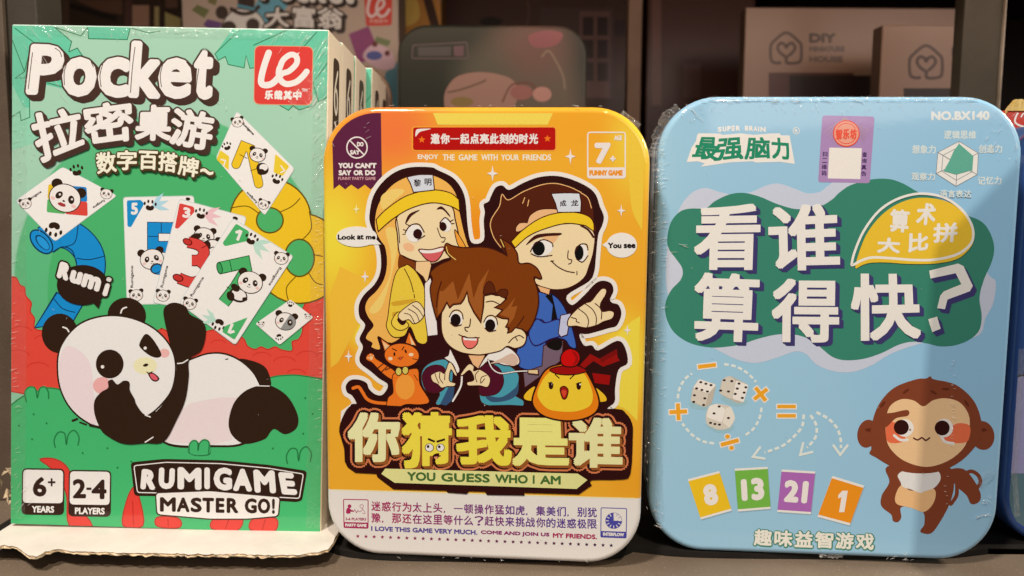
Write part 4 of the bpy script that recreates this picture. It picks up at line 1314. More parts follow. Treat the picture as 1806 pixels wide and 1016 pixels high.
    f.ell(500, 470, 20, 15, (242, 196, 160)); f.ell(686, 434, 22, 15, (242, 196, 160))
    for p in ([(440, 498), (475, 520)], [(455, 570), (510, 545)], [(700, 470), (745, 480)], [(700, 540), (740, 520)], [(385, 555), (440, 510)], [(420, 588), (470, 540)]): f.line(p, 6, LN)
    f.line([(712, 615), (745, 665)], 6, LN)
    f.ell(574, 585, 28, 36, (204, 184, 92), 0, (7, LN)); f.ell(634, 575, 28, 36, (204, 184, 92), 0, (7, LN))

    # ---- title
    f.part = 'title_lettering'
    f.zm(0, 0, 1)
    BR = (54, 30, 24)
    f.poly(crom([(598, 761), (600, 747), (609, 726), (618, 716), (628, 712), (700, 716), (800, 718), (900, 714), (1000, 722), (1086, 721), (1104, 729), (1115, 747), (1116, 773), (1112, 836), (1094, 846), (1044, 847), (1044, 856)], False, 3) + [(1021, 872), (694, 863), (665, 841), (664, 836), (627, 834), (613, 824), (608, 814), (607, 792)], BR)
    q = {'你': [(613, 727), (706, 728), (705, 815), (613, 815)], '猜': [(707, 726), (797, 727), (797, 818), (709, 827)], '我': [(803, 732), (902, 733), (903, 822), (805, 819)], '是': [(904, 736), (1001, 738), (1005, 823), (903, 822)], '谁': [(1003, 736), (1098, 737), (1098, 826), (1003, 824)]}
    it = list(q.items())
    OC, BW = (206, 116, 76), (96, 44, 22)
    fill = {'你': (226, 220, 160), '猜': (230, 204, 72), '我': (232, 206, 72), '是': (228, 214, 124), '谁': (224, 210, 152)}
    f.text(it, [(9.5, 1, 1, OC), (6, 1, 1, BR), (.6, 4, 4, (150, 86, 46)), (.6, 2, 2, (150, 86, 46)), (0, 0, 0, fill)], 3.4, True)
    f.zm(580, 700, 5.08)
    f.ell(900, 455, 40, 38, BR); f.ell(900, 455, 34, 33, (232, 222, 214)); f.ell(889, 445, 12, 13, BR); f.ell(1000, 455, 38, 36, BR); f.ell(1000, 455, 32, 31, (232, 222, 214)); f.ell(989, 447, 12, 13, BR)
    f.line([(888, 376), (950, 402)], 18, BR, caps=False); f.line([(965, 402), (1040, 380)], 18, BR, caps=False); f.blob([(935, 520), (985, 505), (980, 545), (940, 560)], (60, 30, 24)); f.blob([(942, 540), (975, 535), (960, 560)], (220, 140, 110))
    f.zm(0, 0, 1)
    f.poly([(786, 864.5), (790, 869), (823, 871.5), (828, 866)], BR); f.poly([(855, 867), (859, 873), (925, 874), (925, 866)], BR)
    f.poly([(672.5, 835.8), (679.4, 826.5), (1019, 835.4), (1036, 846.6), (1017, 862.4), (696, 851.6)], (218, 206, 136))
    x = 718
    for s_, x0, x1 in (('YOU', 718, 768), ('GUESS', 778, 864), ('WHO', 873, 931), ('I', 939.5, 943), ('AM', 952.5, 989)):
        y0, y1 = 832.2 + (x0 - 718) * .0262, 832.2 + (x1 - 718) * .0262
        f.text((s_, [(x0, y0), (x1, y1), (x1, y1 + 15.6), (x0, y0 + 15.6)]), [(0, 0, 0, (76, 104, 56))], .9)
    # chick in front of the title
    f.part = 'cartoon_chick_illustration'
    f.zm(840, 480, 3.628)
    RD, RDD = (196, 30, 26), (150, 32, 28)
    f.poly([(655, 600), (728, 520), (790, 552), (898, 492), (908, 545), (922, 568), (812, 608), (750, 572), (690, 620)], (146, 34, 30), (5, BR)); f.poly([(738, 642), (862, 658), (852, 724), (756, 712)], (150, 32, 28), (5, BR)); f.poly([(790, 552), (898, 492), (905, 520), (800, 580)], (120, 26, 24))
    f.blob([(300, 800), (318, 765), (370, 728), (400, 760), (370, 822), (320, 822)], (238, 176, 48), (9, BR)); f.blob([(760, 740), (800, 760), (834, 798), (832, 828), (775, 826)], (238, 176, 48), (9, BR))
    f.blob([(358, 830), (385, 730), (440, 630), (520, 592), (610, 590), (690, 620), (750, 720), (786, 820), (770, 890), (700, 935), (590, 952), (480, 938), (400, 900)], (222, 120, 36), (11, BR))
    f.blob([(392, 790), (420, 700), (470, 640), (540, 612), (620, 612), (690, 650), (735, 740), (745, 810), (720, 860), (640, 890), (540, 892), (450, 870)], (242, 188, 56))
    f.poly(crom([(470, 625), (520, 605), (600, 598), (660, 602), (706, 632), (650, 652), (580, 658), (510, 650)], True, 4), RDD, (7, BR))
    f.blob([(600, 490), (650, 510), (664, 555), (640, 598), (590, 606), (548, 590), (540, 545), (560, 508)], RD, (8, BR)); f.blob([(610, 505), (645, 525), (650, 570), (615, 598), (636, 550)], (150, 26, 24))
    f.ell(478, 726, 15, 24, BR); f.ell(656, 729, 15, 24, BR); f.ell(484, 716, 5, 6, (240, 220, 200)); f.ell(664, 719, 5, 6, (240, 220, 200)); f.line([(462, 708), (490, 718)], 7, BR); f.line([(640, 716), (670, 706)], 7, BR)
    f.line([(505, 655), (530, 678)], 7, BR); f.line([(626, 658), (600, 682)], 7, BR)
    f.poly(crom([(536, 748), (562, 730), (588, 754), (576, 806), (552, 808)], True, 4), (150, 40, 34), (6, BR)); f.blob([(545, 765), (562, 752), (578, 768), (562, 800)], (206, 70, 50))
    f.build()
    return f


# ------------------------------------------------------------------ the blue maths game tin
T3 = dict(loc=(0.119607, 0.2958443, 0.0025), rot=pose(-0.0666929, -0.0070436, 0.0038549), w=0.1316233, h=0.1753008)


def blue_tin_front(root):
    w, h = T3['w'], T3['h']
    f = Face(root, (0, 0, 0), (1, 0, 0), (0, 0, 1), (0, -1, 0), rr_outline(w, h, 0.0215, 14, 0.0024), (222, 205, 200), 'tin', black=0.012, z0=3e-5)
    g = f.col
    def lx(x, y): return f.uv((x, y), 0)
    def R(px): return px * 0.2958 / 1400
    face = blob_mat('blue_ground_with_shade_cast', g((150, 181, 210)), [
        (*lx(1300, 780), R(260), R(320), .9, g((152, 184, 206)), .8),
        (*lx(1700, 500), R(260), R(520), .8, g((140, 176, 228)), .8)], 'tin')  # bluer right patch paints in the cast of the shaded side
    side = ink(g((150, 178, 205)), 'tin')
    body = surf('blue_tin_body_metal', (.30, .36, .42), (.36, .42, .48), 80, .35, .5, .05)
    rounded_tin(root, w, h, 0.0215, 0.013, 0.038, face, side, body, 0.0024)
    WH = (226, 210, 204)
    LV = (192, 188, 204)
    GR = (62, 122, 104)

    f.part = 'colour_blobs'
    f.zm(0, 0, 1)
    f.poly(crom([(1198, 369), (1216, 344), (1232, 334), (1248, 332), (1270, 339), (1300, 344), (1327, 338), (1352, 327), (1374, 324), (1402, 333), (1424, 341), (1447, 338), (1463, 326), (1490, 318), (1620, 350), (1715, 420), (1742, 482), (1756, 497), (1752, 534), (1738, 562), (1728, 590), (1690, 600), (1640, 602), (1576, 622), (1536, 645), (1503, 656), (1471, 655), (1440, 643), (1422, 625), (1403, 620), (1370, 631), (1336, 640), (1305, 636), (1274, 622), (1220, 590), (1186, 540), (1175, 500), (1178, 430)], True, 5), LV)
    f.zm(1150, 320, 3.176)
    def S4(x, y): return ((1460 + x / 3.176 - 1150) * 3.176, y)
    gb = [(85, 320), (105, 230), (155, 170), (215, 152), (300, 150), (350, 112), (430, 74), (510, 64), (600, 84), (700, 126), (800, 154), (880, 150), (950, 136), (1010, 100), (1050, 62)] + [S4(*p) for p in ((130, 20), (250, -12), (350, -12), (430, 16), (520, 66), (660, 110), (760, 180), (860, 224), (910, 290), (932, 370), (918, 450), (875, 550), (850, 650), (862, 750), (850, 830), (800, 882), (720, 916), (630, 924), (560, 908), (480, 898), (400, 914), (300, 962), (200, 994), (100, 1002), (30, 985))] + [(955, 940), (900, 892), (800, 858), (700, 858), (600, 880), (500, 912), (420, 926), (330, 930), (220, 908), (130, 852), (84, 775), (74, 690), (105, 612), (162, 548), (170, 490), (135, 435), (95, 380)]
    f.poly(crom(gb, True, 5), GR)

    f.part = 'title_lettering'
    IN = (66, 60, 104)
    it = [('看', [(240, 132), (612, 124), (600, 496), (232, 496)]), ('谁', [(648, 140), (1046, 118), (1054, 494), (656, 502)]), ('算', [(240, 508), (608, 520), (590, 904), (226, 892)]), ('得', [(672, 544), (1052, 546), (1046, 904), (668, 900)]),
          ('快', [S4(130, 516), S4(508, 518), S4(524, 880), S4(128, 898)])]
    qm = [[S4(*p) for p in ((568, 500), (730, 460), (760, 474), (812, 585), (796, 615), (670, 662), (656, 716), (612, 710), (630, 640), (650, 616), (748, 576), (716, 514), (575, 544))], [S4(*p) for p in ((562, 772), (612, 757), (632, 825), (585, 845))]]
    for k in (6, 5, 4, 3, 2, 1):
        for p in qm: f.poly([(x + 4 * k, y + 4.4 * k) for x, y in p], IN)
    for p in qm: f.poly(p, WH)
    f.text(it, [(.8, 24 * k / 5, 20 * k / 5, IN) for k in (5, 4, 3, 2, 1)] + [(0, 0, 0, WH)], 9.0, True)

    f.part = 'leaf_badge'
    f.zm(1460, 320, 3.176)
    YE = (224, 176, 56)
    f.poly(crom([(155, 486), (168, 420), (215, 300), (290, 200), (380, 132), (480, 96), (580, 94), (680, 118), (760, 178), (808, 250), (820, 320), (790, 382), (720, 436), (600, 460), (450, 462), (330, 454), (240, 456), (190, 470)], True, 5), YE)
    f.line([(140, 468), (135, 455), (152, 390), (200, 280), (280, 172), (370, 108), (470, 74), (560, 70), (660, 94), (750, 158), (802, 235), (815, 305), (792, 360), (720, 410), (600, 438), (480, 440), (350, 430), (250, 426), (190, 442)], 14, WH, closed=True)
    it = [('算', [(350, 152), (462, 160), (450, 290), (345, 282)]), ('术', [(500, 122), (612, 120), (600, 240), (492, 250)]), ('大', [(278, 312), (408, 318), (404, 404), (274, 400)]), ('比', [(452, 290), (566, 288), (562, 384), (448, 400)]), ('拼', [(592, 236), (732, 228), (722, 340), (588, 346)])]
    f.text(it, [(0, 0, 0, WH)], 4.5)

    f.part = 'small_logo_lettering'
    f.zm(1130, 170, 4.417)
    it = []
    xs = [600, 636, 670, 704, 738, 0, 812, 850, 884, 920, 944]
    for ch, x0, x1, dy in (('S', 600, 632, 10), ('U', 638, 668, 6), ('P', 674, 702, 3), ('E', 708, 734, 1), ('R', 742, 774, 0), ('B', 812, 840, 0), ('R', 846, 876, 2), ('A', 880, 908, 4), ('I', 914, 924, 7), ('N', 932, 974, 9)):
        it.append((ch, box4(x0, 228 + dy, x1, 268 + dy)))
    f.text(it, [(0, 0, 0, WH)], 3)
    f.poly([(440, 300), (452, 288), (612, 290), (640, 300), (780, 288), (880, 300), (1000, 290), (1085, 288), (1090, 304), (1160, 304), (1200, 526), (1080, 510), (900, 516), (870, 506), (700, 514), (468, 548), (500, 522), (440, 506), (358, 512), (396, 400), (430, 350)], WH)
    GL = (46, 128, 98)
    f.text([('最', [(455, 316), (600, 318), (596, 500), (392, 482)]), ('强', [(610, 330), (790, 316), (800, 488), (545, 508)]), ('脑', [(830, 316), (1004, 318), (1012, 484), (806, 494)]), ('力', [(1010, 318), (1148, 326), (1168, 498), (1026, 484)])], [(0, 0, 0, GL)], 5.0, True)
    f.line(ellp(1212, 268, 25, 25, 0, 20), 5, WH, closed=True, smooth=False); f.text(('R', box4(1200, 254, 1224, 282)), [(0, 0, 0, WH)], 2)

    f.part = 'hologram_sticker'
    f.zm(1206, 0, 3.007)
    holo = blob_mat('hologram_foil', g((166, 128, 172)), [(*lx(1470, 222), R(26), R(26), .9, g((150, 170, 180)), .7), (*lx(1515, 300), R(24), R(30), .9, g((210, 130, 160)), .8), (*lx(1455, 240), R(14), R(22), .9, g((120, 110, 190)), .8),(*lx(1490, 212), R(60), R(34), .9, g((196, 170, 140)), .95), (*lx(1524, 262), R(34), R(34), .9, g((196, 140, 170)), .8), (*lx(1466, 310), R(50), R(40), .9, g((118, 76, 190)), .95), (*lx(1530, 318), R(30), R(26), .9, g((150, 90, 188)), .9), (*lx(1462, 270), R(16), R(40), .9, g((160, 150, 176)), .8)], 'tin')
    f.poly(rpoly([(735, 612), (1012, 618), (986, 972), (712, 966)], 16), holo)
    for k in range(9):
        f.line([(745 + 8 * k, 700 + 9 * k), (850, 640 - 2 * k), (985 - 4 * k, 690 + 8 * k)], 1.5, (176, 130, 150) if k % 2 else (190, 160, 160))
    f.poly([(772, 783), (944, 786), (936, 950), (764, 946)], (228, 216, 204))
    SR = (226, 84, 66)
    f.ell(862, 708, 70, 70, (226, 150, 130)); f.line(ellp(862, 708, 68, 68), 6, SR, closed=True, smooth=False); f.line(ellp(862, 708, 54, 54), 4, SR, closed=True, smooth=False)
    f.rr(862, 708, 120, 54, 4, (226, 150, 130)); f.cells('智乐坊', [(804, 684), (920, 682), (918, 738), (802, 740)], [(0, 0, 0, SR)], 2.5)
    for i, ch in enumerate('扫二维码'): f.text((ch, box4(735 - i * 1.5, 804 + i * 34, 762 - i * 1.5, 830 + i * 34)), [(0, 0, 0, (74, 50, 92))], .8)
    for i, ch in enumerate('查询真伪'): f.text((ch, box4(946 - i * 2, 806 + i * 34, 972 - i * 2, 832 + i * 34)), [(0, 0, 0, (74, 50, 92))], .8)

    f.part = 'ability_chart'
    PW = (206, 206, 222)
    f.text(('NO.BX140', [(1312, 590), (1622, 588), (1622, 637), (1312, 639)]), [(0, 0, 0, (214, 206, 222))], 3.6)
    hx = [(1460, 750), (1562, 812), (1556, 926), (1444, 988), (1338, 920), (1348, 808)]
    c = (1450, 868)
    f.poly(hx, (224, 210, 208)); f.line(hx, 3, (130, 128, 134), closed=True, smooth=False)
    inn = [tuple(c[i] + (p[i] - c[i]) * .74 for i in (0, 1)) for p in hx]
    f.line(inn, 3, (130, 128, 134), closed=True, smooth=False)
    for p in hx: f.line([c, p], 3, (130, 128, 134), smooth=False)
    f.poly([(1460, 762), (1536, 828), (1530, 902), (1445, 926), (1378, 908), (1410, 850), (1432, 800)], (96, 158, 140))
    for s_, q in (('逻辑思维', box4(1378, 693, 1552, 737)), ('想象力', box4(1210, 769, 1338, 815)), ('创造力', box4(1562, 767, 1690, 812)), ('观察力', box4(1206, 916, 1334, 958)), ('记忆力', box4(1558, 936, 1686, 980)), ('语言表达', box4(1356, 1008, 1526, 1048))):
        f.cells(s_, q, [(0, 0, 0, PW)], 1.4, .04)

    f.part = 'dice_illustration'
    f.zm(1130, 620, 2.566)
    DW, DS, DS2, PB = (230, 214, 204), (206, 188, 176), (186, 168, 156), (60, 46, 44)
    f.blob([(225, 232), (330, 235), (300, 262), (240, 256)], (150, 178, 190)); f.blob([(360, 205), (480, 220), (460, 246), (400, 240)], (150, 178, 190)); f.blob([(300, 330), (420, 335), (395, 366), (340, 364)], (150, 178, 190))
    f.poly(rpoly([(262, 124), (342, 148), (322, 236), (292, 254), (224, 228), (236, 164)], 14), DS2)
    f.poly(rpoly([(264, 124), (342, 150), (306, 192), (236, 166)], 8), DW); f.poly(rpoly([(236, 168), (306, 194), (292, 252), (226, 226)], 8), DS)
    f.poly(rpoly([(368, 124), (402, 108), (488, 150), (466, 230), (440, 236), (354, 190)], 14), DS2)
    f.poly(rpoly([(370, 124), (402, 110), (432, 132), (412, 216), (356, 190)], 8), DS); f.poly(rpoly([(432, 130), (488, 152), (466, 230), (414, 214)], 8), DW)
    f.poly(rpoly([(308, 246), (346, 234), (410, 248), (430, 304), (402, 350), (350, 356), (298, 332), (292, 290)], 18), DS)
    f.poly(rpoly([(310, 246), (346, 236), (384, 262), (368, 322), (296, 296)], 10), DW); f.poly(rpoly([(386, 256), (410, 250), (428, 304), (402, 348), (372, 322)], 8), (222, 205, 194))
    for x, y in ((272, 139), (295, 146), (318, 152), (253, 167), (277, 174), (302, 181), (243, 198), (290, 212), (240, 228), (285, 242), (378, 130), (412, 134), (362, 177), (397, 181), (445, 145), (437, 168), (428, 192), (476, 162), (468, 186), (460, 210), (355, 249), (332, 280), (397, 301), (316, 323), (336, 328), (356, 331)):
        f.ell(x, y, 7, 5, PB)
    OG = (228, 152, 48)
    def bar(x, y, L, W, rot): f.rr(x, y, L, W, 0, OG, rot)
    def barw(x, y, L, W, rot): f.rr(x, y, L + 10, W + 10, 2, WH, rot)
    barw(300, 65, 82, 18, -7); bar(300, 65, 82, 18, -7)
    barw(170, 273, 80, 18, -3); barw(170, 273, 18, 76, -3); bar(170, 273, 80, 18, -3); bar(170, 273, 18, 76, -3)
    barw(543, 193, 76, 18, 52); barw(543, 193, 76, 18, -38); bar(543, 193, 76, 18, 52); bar(543, 193, 76, 18, -38)
    barw(403, 412, 84, 18, -15); f.ell(393, 385, 15, 14, WH); f.ell(411, 436, 15, 14, WH); bar(403, 412, 84, 18, -15); f.ell(393, 385, 11, 10, OG); f.ell(411, 436, 11, 10, OG)
    for y in (249, 291): barw(660, y, 84, 16, 0); bar(660, y, 84, 16, 0)
    f.part = 'arrow_lines'
    DL = (216, 216, 218)
    for a in ([(378, 57), (430, 68), (480, 96), (522, 138)], [(547, 254), (538, 300), (510, 350), (468, 382)], [(332, 416), (280, 406), (230, 375), (188, 326)], [(168, 212), (175, 170), (200, 125), (232, 100)]):
        f.dash(a, 11, DL, 21, 11)
    for a, hd in (([(738, 285), (730, 340), (690, 388), (640, 428), (560, 458)], [(540, 434), (508, 477), (560, 485)]), ([(768, 288), (795, 335), (790, 390), (752, 436)], [(735, 415), (722, 468), (776, 455)]), ([(795, 275), (850, 305), (890, 350), (905, 400), (906, 438)], [(872, 425), (903, 468), (936, 425)])):
        f.dash(a, 12, DL, 22, 11); f.line(hd, 11, DL, smooth=False)
    f.part = 'number_cards_illustration'
    for q, c, s_, bx in (([(213, 578), (355, 541), (412, 720), (272, 760)], (228, 178, 46), '8', [(276, 606), (340, 594), (356, 690), (292, 702)]), ([(425, 530), (574, 522), (588, 712), (440, 724)], (116, 168, 72), '13', [(452, 578), (556, 568), (562, 672), (458, 678)]),
                         ([(638, 534), (790, 543), (770, 736), (618, 726)], (168, 100, 168), '21', [(652, 580), (762, 586), (752, 688), (646, 680)])):
        f.poly([(x + 3, y + 5) for x, y in q], (140, 160, 176)); f.poly(q, WH)
        c0 = Vector((sum(p[0] for p in q) / 4, sum(p[1] for p in q) / 4))
        f.poly([tuple(Vector(q[0]).lerp(Vector(q[3]), .05)), tuple(Vector(q[1]).lerp(Vector(q[2]), .05)), tuple(Vector(q[1]).lerp(Vector(q[2]), .95)), tuple(Vector(q[0]).lerp(Vector(q[3]), .95))], c)
        f.text((s_, bx), [(0, 0, 0, (230, 210, 214))], 7.5)
    f.zm(1440, 620, 2.566)
    q = [(72, 563), (216, 607), (150, 787), (4, 748)]
    f.poly([(x + 3, y + 5) for x, y in q], (140, 160, 176)); f.poly(q, WH)
    f.poly([(69, 573), (212, 617), (154, 777), (8, 738)], (232, 136, 42)); f.one(92, 630, 134, 727, 24, (230, 210, 204), 8)
    f.part = 'bottom_lettering'
    f.zm(0, 0, 1)
    f.cells('趣味益智游戏', [(1328.5, 933), (1544, 941.5), (1543, 970.5), (1327, 962)], [(2.2, .4, .6, (70, 122, 104)), (0, 0, 0, (226, 212, 200))], 1.1, .1)

    f.part = 'monkey_illustration'
    f.zm(1440, 620, 2.566)
    BN, BNL = (128, 66, 48), (100, 50, 38)
    f.line([(608, 690), (634, 650), (640, 590), (690, 544), (728, 556), (742, 592), (722, 622)], 17, BN)
    f.blob([(600, 540), (660, 530), (704, 570), (742, 640), (736, 680), (700, 690), (678, 650), (630, 605)], BN)
    f.poly(crom([(320, 520), (330, 590), (296, 650), (294, 700), (338, 738), (346, 766), (368, 772), (384, 750), (382, 706), (430, 704), (482, 726), (488, 780), (470, 810), (480, 822), (520, 822), (560, 770), (602, 690), (622, 610), (610, 530), (480, 510)], True, 5), BN)
    f.blob([(358, 650), (385, 605), (430, 630), (528, 620), (534, 675), (490, 725), (430, 708), (364, 690)], (228, 174, 126))
    f.blob([(368, 560), (400, 540), (480, 548), (545, 540), (562, 575), (535, 615), (490, 632), (470, 640), (430, 625), (390, 612), (380, 590)], (222, 208, 206))
    f.ell(230, 372, 45, 64, BN, 10); f.ell(752, 380, 53, 66, BN, -10); f.ell(240, 355, 20, 8, BNL); f.ell(750, 355, 22, 8, BNL)
    f.poly(crom([(244, 400), (250, 330), (282, 240), (350, 165), (450, 126), (496, 122), (516, 112), (532, 126), (630, 150), (710, 220), (745, 310), (742, 390), (700, 452), (640, 505), (560, 542), (470, 552), (380, 540), (310, 505), (270, 480), (240, 462), (248, 440)], True, 5), BN)
    for x, y, r in ((405, 180, -35), (530, 185, 30), (300, 240, -50), (680, 235, 55), (585, 170, 0)): f.ell(x, y, 18, 6, BNL, r)
    f.blob([(314, 380), (316, 300), (335, 245), (385, 216), (440, 222), (484, 248), (530, 220), (590, 212), (650, 232), (688, 285), (692, 350), (670, 430), (600, 492), (500, 522), (400, 496), (335, 440)], (232, 180, 138))
    f.blob([(316, 330), (345, 318), (385, 345), (402, 395), (370, 414), (320, 405)], (224, 106, 74)); f.blob([(590, 350), (640, 325), (692, 335), (693, 385), (672, 412), (600, 412), (570, 390)], (224, 106, 74))
    f.line([(352, 380), (380, 400), (412, 400)], 12, (226, 212, 206)); f.line([(566, 385), (582, 408), (620, 416)], 12, (226, 212, 206))
    f.ell(400, 346, 40, 40, (228, 214, 208)); f.ell(384, 343, 34, 34, (56, 34, 32)); f.ell(578, 346, 40, 42, (228, 214, 208)); f.ell(569, 346, 34, 34, (56, 34, 32))
    f.ell(424, 354, 5, 5, (150, 120, 110))
    f.blob([(312, 285), (350, 276), (412, 265), (414, 290), (360, 302), (318, 340), (300, 330)], BN)
    f.line([(440, 392), (458, 400), (477, 390), (494, 402), (512, 391)], 7, (90, 50, 44))
    f.build()
    return f


# ------------------------------------------------------------------ creased clear film round a package
def film_ribbon(root, name, path, wid, mat, amp, n=90, seed=1, out=0.001, depth=None):
    """a narrow strip of creased film that runs along a path of (x, z) on the front and bulges forward and outward"""
    rnd = random.Random(seed)
    P = [Vector(p) for p in path]
    L = [0]
    for a, b in zip(P, P[1:]): L.append(L[-1] + (b - a).length)
    def at_(d):
        for i in range(len(P) - 1):
            if L[i + 1] >= d: return P[i].lerp(P[i + 1], (d - L[i]) / max(1e-9, L[i + 1] - L[i])), (P[i + 1] - P[i]).normalized()
        return P[-1], (P[-1] - P[-2]).normalized()
    m = 7
    V, F = [], []
    ph = [rnd.uniform(0, 6.28) for _ in range(m)]
    fr = [rnd.uniform(1.0, 2.2) for _ in range(m)]
    row = [0.0] * m
    for i in range(n + 1):
        p, t = at_(L[-1] * i / n)
        nn = Vector((t.y, -t.x))
        for j in range(m):
            k = j / (m - 1)
            row[j] = row[j] * 0.55 + rnd.uniform(-1, 1) * amp
            env = math.sin(math.pi * min(1, max(0, k))) * .8 + .2
            q = p + nn * (wid * (k - .5) + row[j] * .5)
            y = -out - abs(row[j]) * env - (0 if depth is None else 0) + (depth or 0) * (1 - k)
            V.append((q.x, y, q.y))
    for i in range(n):
        for j in range(m - 1):
            a = i * m + j
            F.append((a, a + 1, a + m + 1, a + m))
    return mesh_obj(name, V, F, [mat], None, root)


# ================================================================== the setting
SHELF = surf('brown_grey_laminate', (.155, .120, .088), (.195, .155, .118), 25, 0.55, 0.35, 0.35, 900, (1400.0, 0.70, (.42, .36, .29)), 0.0004)
UPRIGHT = surf('dark_grey_laminate', (.036, .030, .023), (.052, .043, .033), 30, 0.6, 0.3, 0.4, 900, (2600.0, 0.72, (.09, .075, .06)), 0.0002)
DARKP = surf('dark_back_board', (.020, .013, .011), (.032, .020, .016), 12, 0.6, 0.3, 0.1)

BLACK = surf('black_shade_and_step', (.010, .009, .008), (.016, .014, .012), 60, .8, .2, .2)  # this black paints in the shade under and between the goods
bm = bmesh.new()
bm_box(bm, -0.9, 0.9, 0.270, 1.2, -0.018, 0.0, 0, 0.0015)             # shelf board
bm_box(bm, -0.9, -0.215, 0.3005, 1.2, -0.001, 0.0025, 0, 0.0004)      # raised rear deck left of the boxes
bm_box(bm, -0.2149, 0.9, 0.3040, 0.4399, -0.001, 0.0025, 1, 0.0004)   # support under the goods, painted black for the shade between them
nx = 160  # black lip curved forward to fill the shade band below each tin
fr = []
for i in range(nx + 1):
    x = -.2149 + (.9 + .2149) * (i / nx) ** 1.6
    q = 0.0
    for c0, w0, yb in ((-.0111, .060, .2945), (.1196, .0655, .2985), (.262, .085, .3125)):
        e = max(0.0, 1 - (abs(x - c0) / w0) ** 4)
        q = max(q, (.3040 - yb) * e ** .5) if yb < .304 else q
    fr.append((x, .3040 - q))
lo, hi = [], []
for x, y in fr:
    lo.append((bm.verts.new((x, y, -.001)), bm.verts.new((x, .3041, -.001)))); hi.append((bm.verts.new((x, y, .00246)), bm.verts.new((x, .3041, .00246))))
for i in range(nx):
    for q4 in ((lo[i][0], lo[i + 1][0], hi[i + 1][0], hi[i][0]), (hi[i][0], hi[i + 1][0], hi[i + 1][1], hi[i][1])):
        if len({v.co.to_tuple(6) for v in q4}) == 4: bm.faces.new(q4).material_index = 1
bm_box(bm, -.203, -.074, .2985, .38, .0026, .0055, 1, .0003)            # black filler painting the shade gap under the torn cardboard
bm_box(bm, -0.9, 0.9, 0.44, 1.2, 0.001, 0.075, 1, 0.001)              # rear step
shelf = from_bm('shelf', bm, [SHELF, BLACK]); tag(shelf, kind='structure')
bm = bmesh.new()
bm_box(bm, -0.9, 0.9, 0.86, 0.88, 0.0, 0.75, 0, 0.001)
tag(from_bm('back_wall', bm, [DARKP]), kind='structure')
bm = bmesh.new()
bm_box(bm, -0.9, 0.9, 0.36, 0.8599, 0.335, 0.355, 0, 0.001)            # the next shelf up
tag(from_bm('ceiling', bm, [DARKP]), kind='structure')

# added unseen board above the frame, cut to cast the blue tin's shadow edge
vs_ = [(.2186, .58), (.2203, .707), (.2429, .731), (.50, 1.0), (.50, .58)]
V_ = [(x, y, z) for y in (-.200, -.197) for x, z in vs_]
n_ = len(vs_)
F__ = [tuple(range(n_ - 1, -1, -1)), tuple(range(n_, 2 * n_))] + [(i, (i + 1) % n_, n_ + (i + 1) % n_, n_ + i) for i in range(n_)]
tag(mesh_obj('shadow_board', V_, F__, [UPRIGHT]), kind='structure')

# upright panel of the shelf unit at the left
p0, p1 = at(65, 30, 0.352), at(12, 30, 0.352)
t = thing('shelf_upright', 'dark speckled upright board at the left edge behind the green box', 'shelf post', (p0.x - 0.03, 0.352, 0.0026))
bm = bmesh.new(); bm_box(bm, -0.03, 0.03, 0, 0.02, 0, 0.36, 0, 0.0008); from_bm('board', bm, [UPRIGHT], t)
bm = bmesh.new(); bm_box(bm, -0.03, p1.x - p0.x + 0.03, -0.003, -0.0002, 0, 0.36, 0, 0.0006)
from_bm('edge_strip', bm, [surf('brown_edge_strip', (.085, .062, .045), (.11, .082, .06), 60, .6, .3, .4, 900, (2200., .70, (.17, .13, .1)), .0002)], t)

# ================================================================== green card boxes
box = thing('card_game_box', 'green shrink wrapped card game box with a lying panda, front one of its row', 'game box', B1['loc'], B1['rot'], 'green card game boxes in a row')
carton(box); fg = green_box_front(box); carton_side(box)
FILM = film_mat('clear_shrink_film', 0.03, 0.10, 0.5, 0.5, bscale=700)
CREASE = film_mat('film_crease', 0.34, 0.14, 0.9, 0.3, (.95, .95, .95), 900)
FILMW = film_mat('creased_shrink_film', 0.10, 0.16, 0.55, 0.8, bscale=900)
w, h = B1['w'], B1['h']
film_ribbon(box, 'shrink_wrap', [(w / 2 - .003, .002), (w / 2 - .003, h - .004)], .006, FILM, .00045, 130, 3, .0003)
film_ribbon(box, 'shrink_wrap', [(-w / 2 + .0035, h - .004), (-w / 2 + .0035, .002)], .006, FILM, .0004, 120, 4, .0003)
film_ribbon(box, 'shrink_wrap', [(-w / 2 + .006, h - .0025), (w / 2 - .006, h - .0025)], .004, FILM, .0003, 120, 5, .0003)
film_ribbon(box, 'shrink_wrap', [(w / 2 - .014, h - .030), (w / 2 - .002, h - .020)], .010, FILM, .0004, 26, 8, .0003)
creases(fg, 'film_creases', [(548, 62, 578, 200, 34, 122, 14, 8, 30, .7, 1.6), (552, 190, 572, 330, 24, 128, 16, 6, 18, .6, 1.3), (470, 60, 560, 95, 9, 120, 10, 8, 24, .6, 1.2), (24, 55, 120, 190, 16, 62, 10, 8, 36, .6, 1.5), (20, 200, 34, 900, 46, -14, 16, 4, 13, .6, 1.2), (557, 340, 567, 780, 40, -8, 14, 4, 13, .6, 1.3), (295, 54, 350, 57, 12, 0, 8, 3, 7, .8, 1.6), (190, 52, 290, 72, 8, 60, 16, 5, 12, .7, 1.3), (40, 180, 560, 900, 26, 0, 180, 2, 6, .6, 1.1), (26, 840, 60, 905, 9, -40, 30, 6, 22, .7, 1.4), (380, 170, 400, 195, 5, 70, 30, 4, 9, .8, 1.5), (35, 225, 70, 285, 8, 70, 30, 4, 10, .7, 1.4)], CREASE, 41)
LB = ['second green card game box, only its cream side strip showing behind the front one', 'third green card game box in its row, showing only a slice of cream side', 'fourth green card game box, with a sliver of green front sticking out', 'rearmost green card game box, seen as a pale thin edge']
M0 = B1['rot']
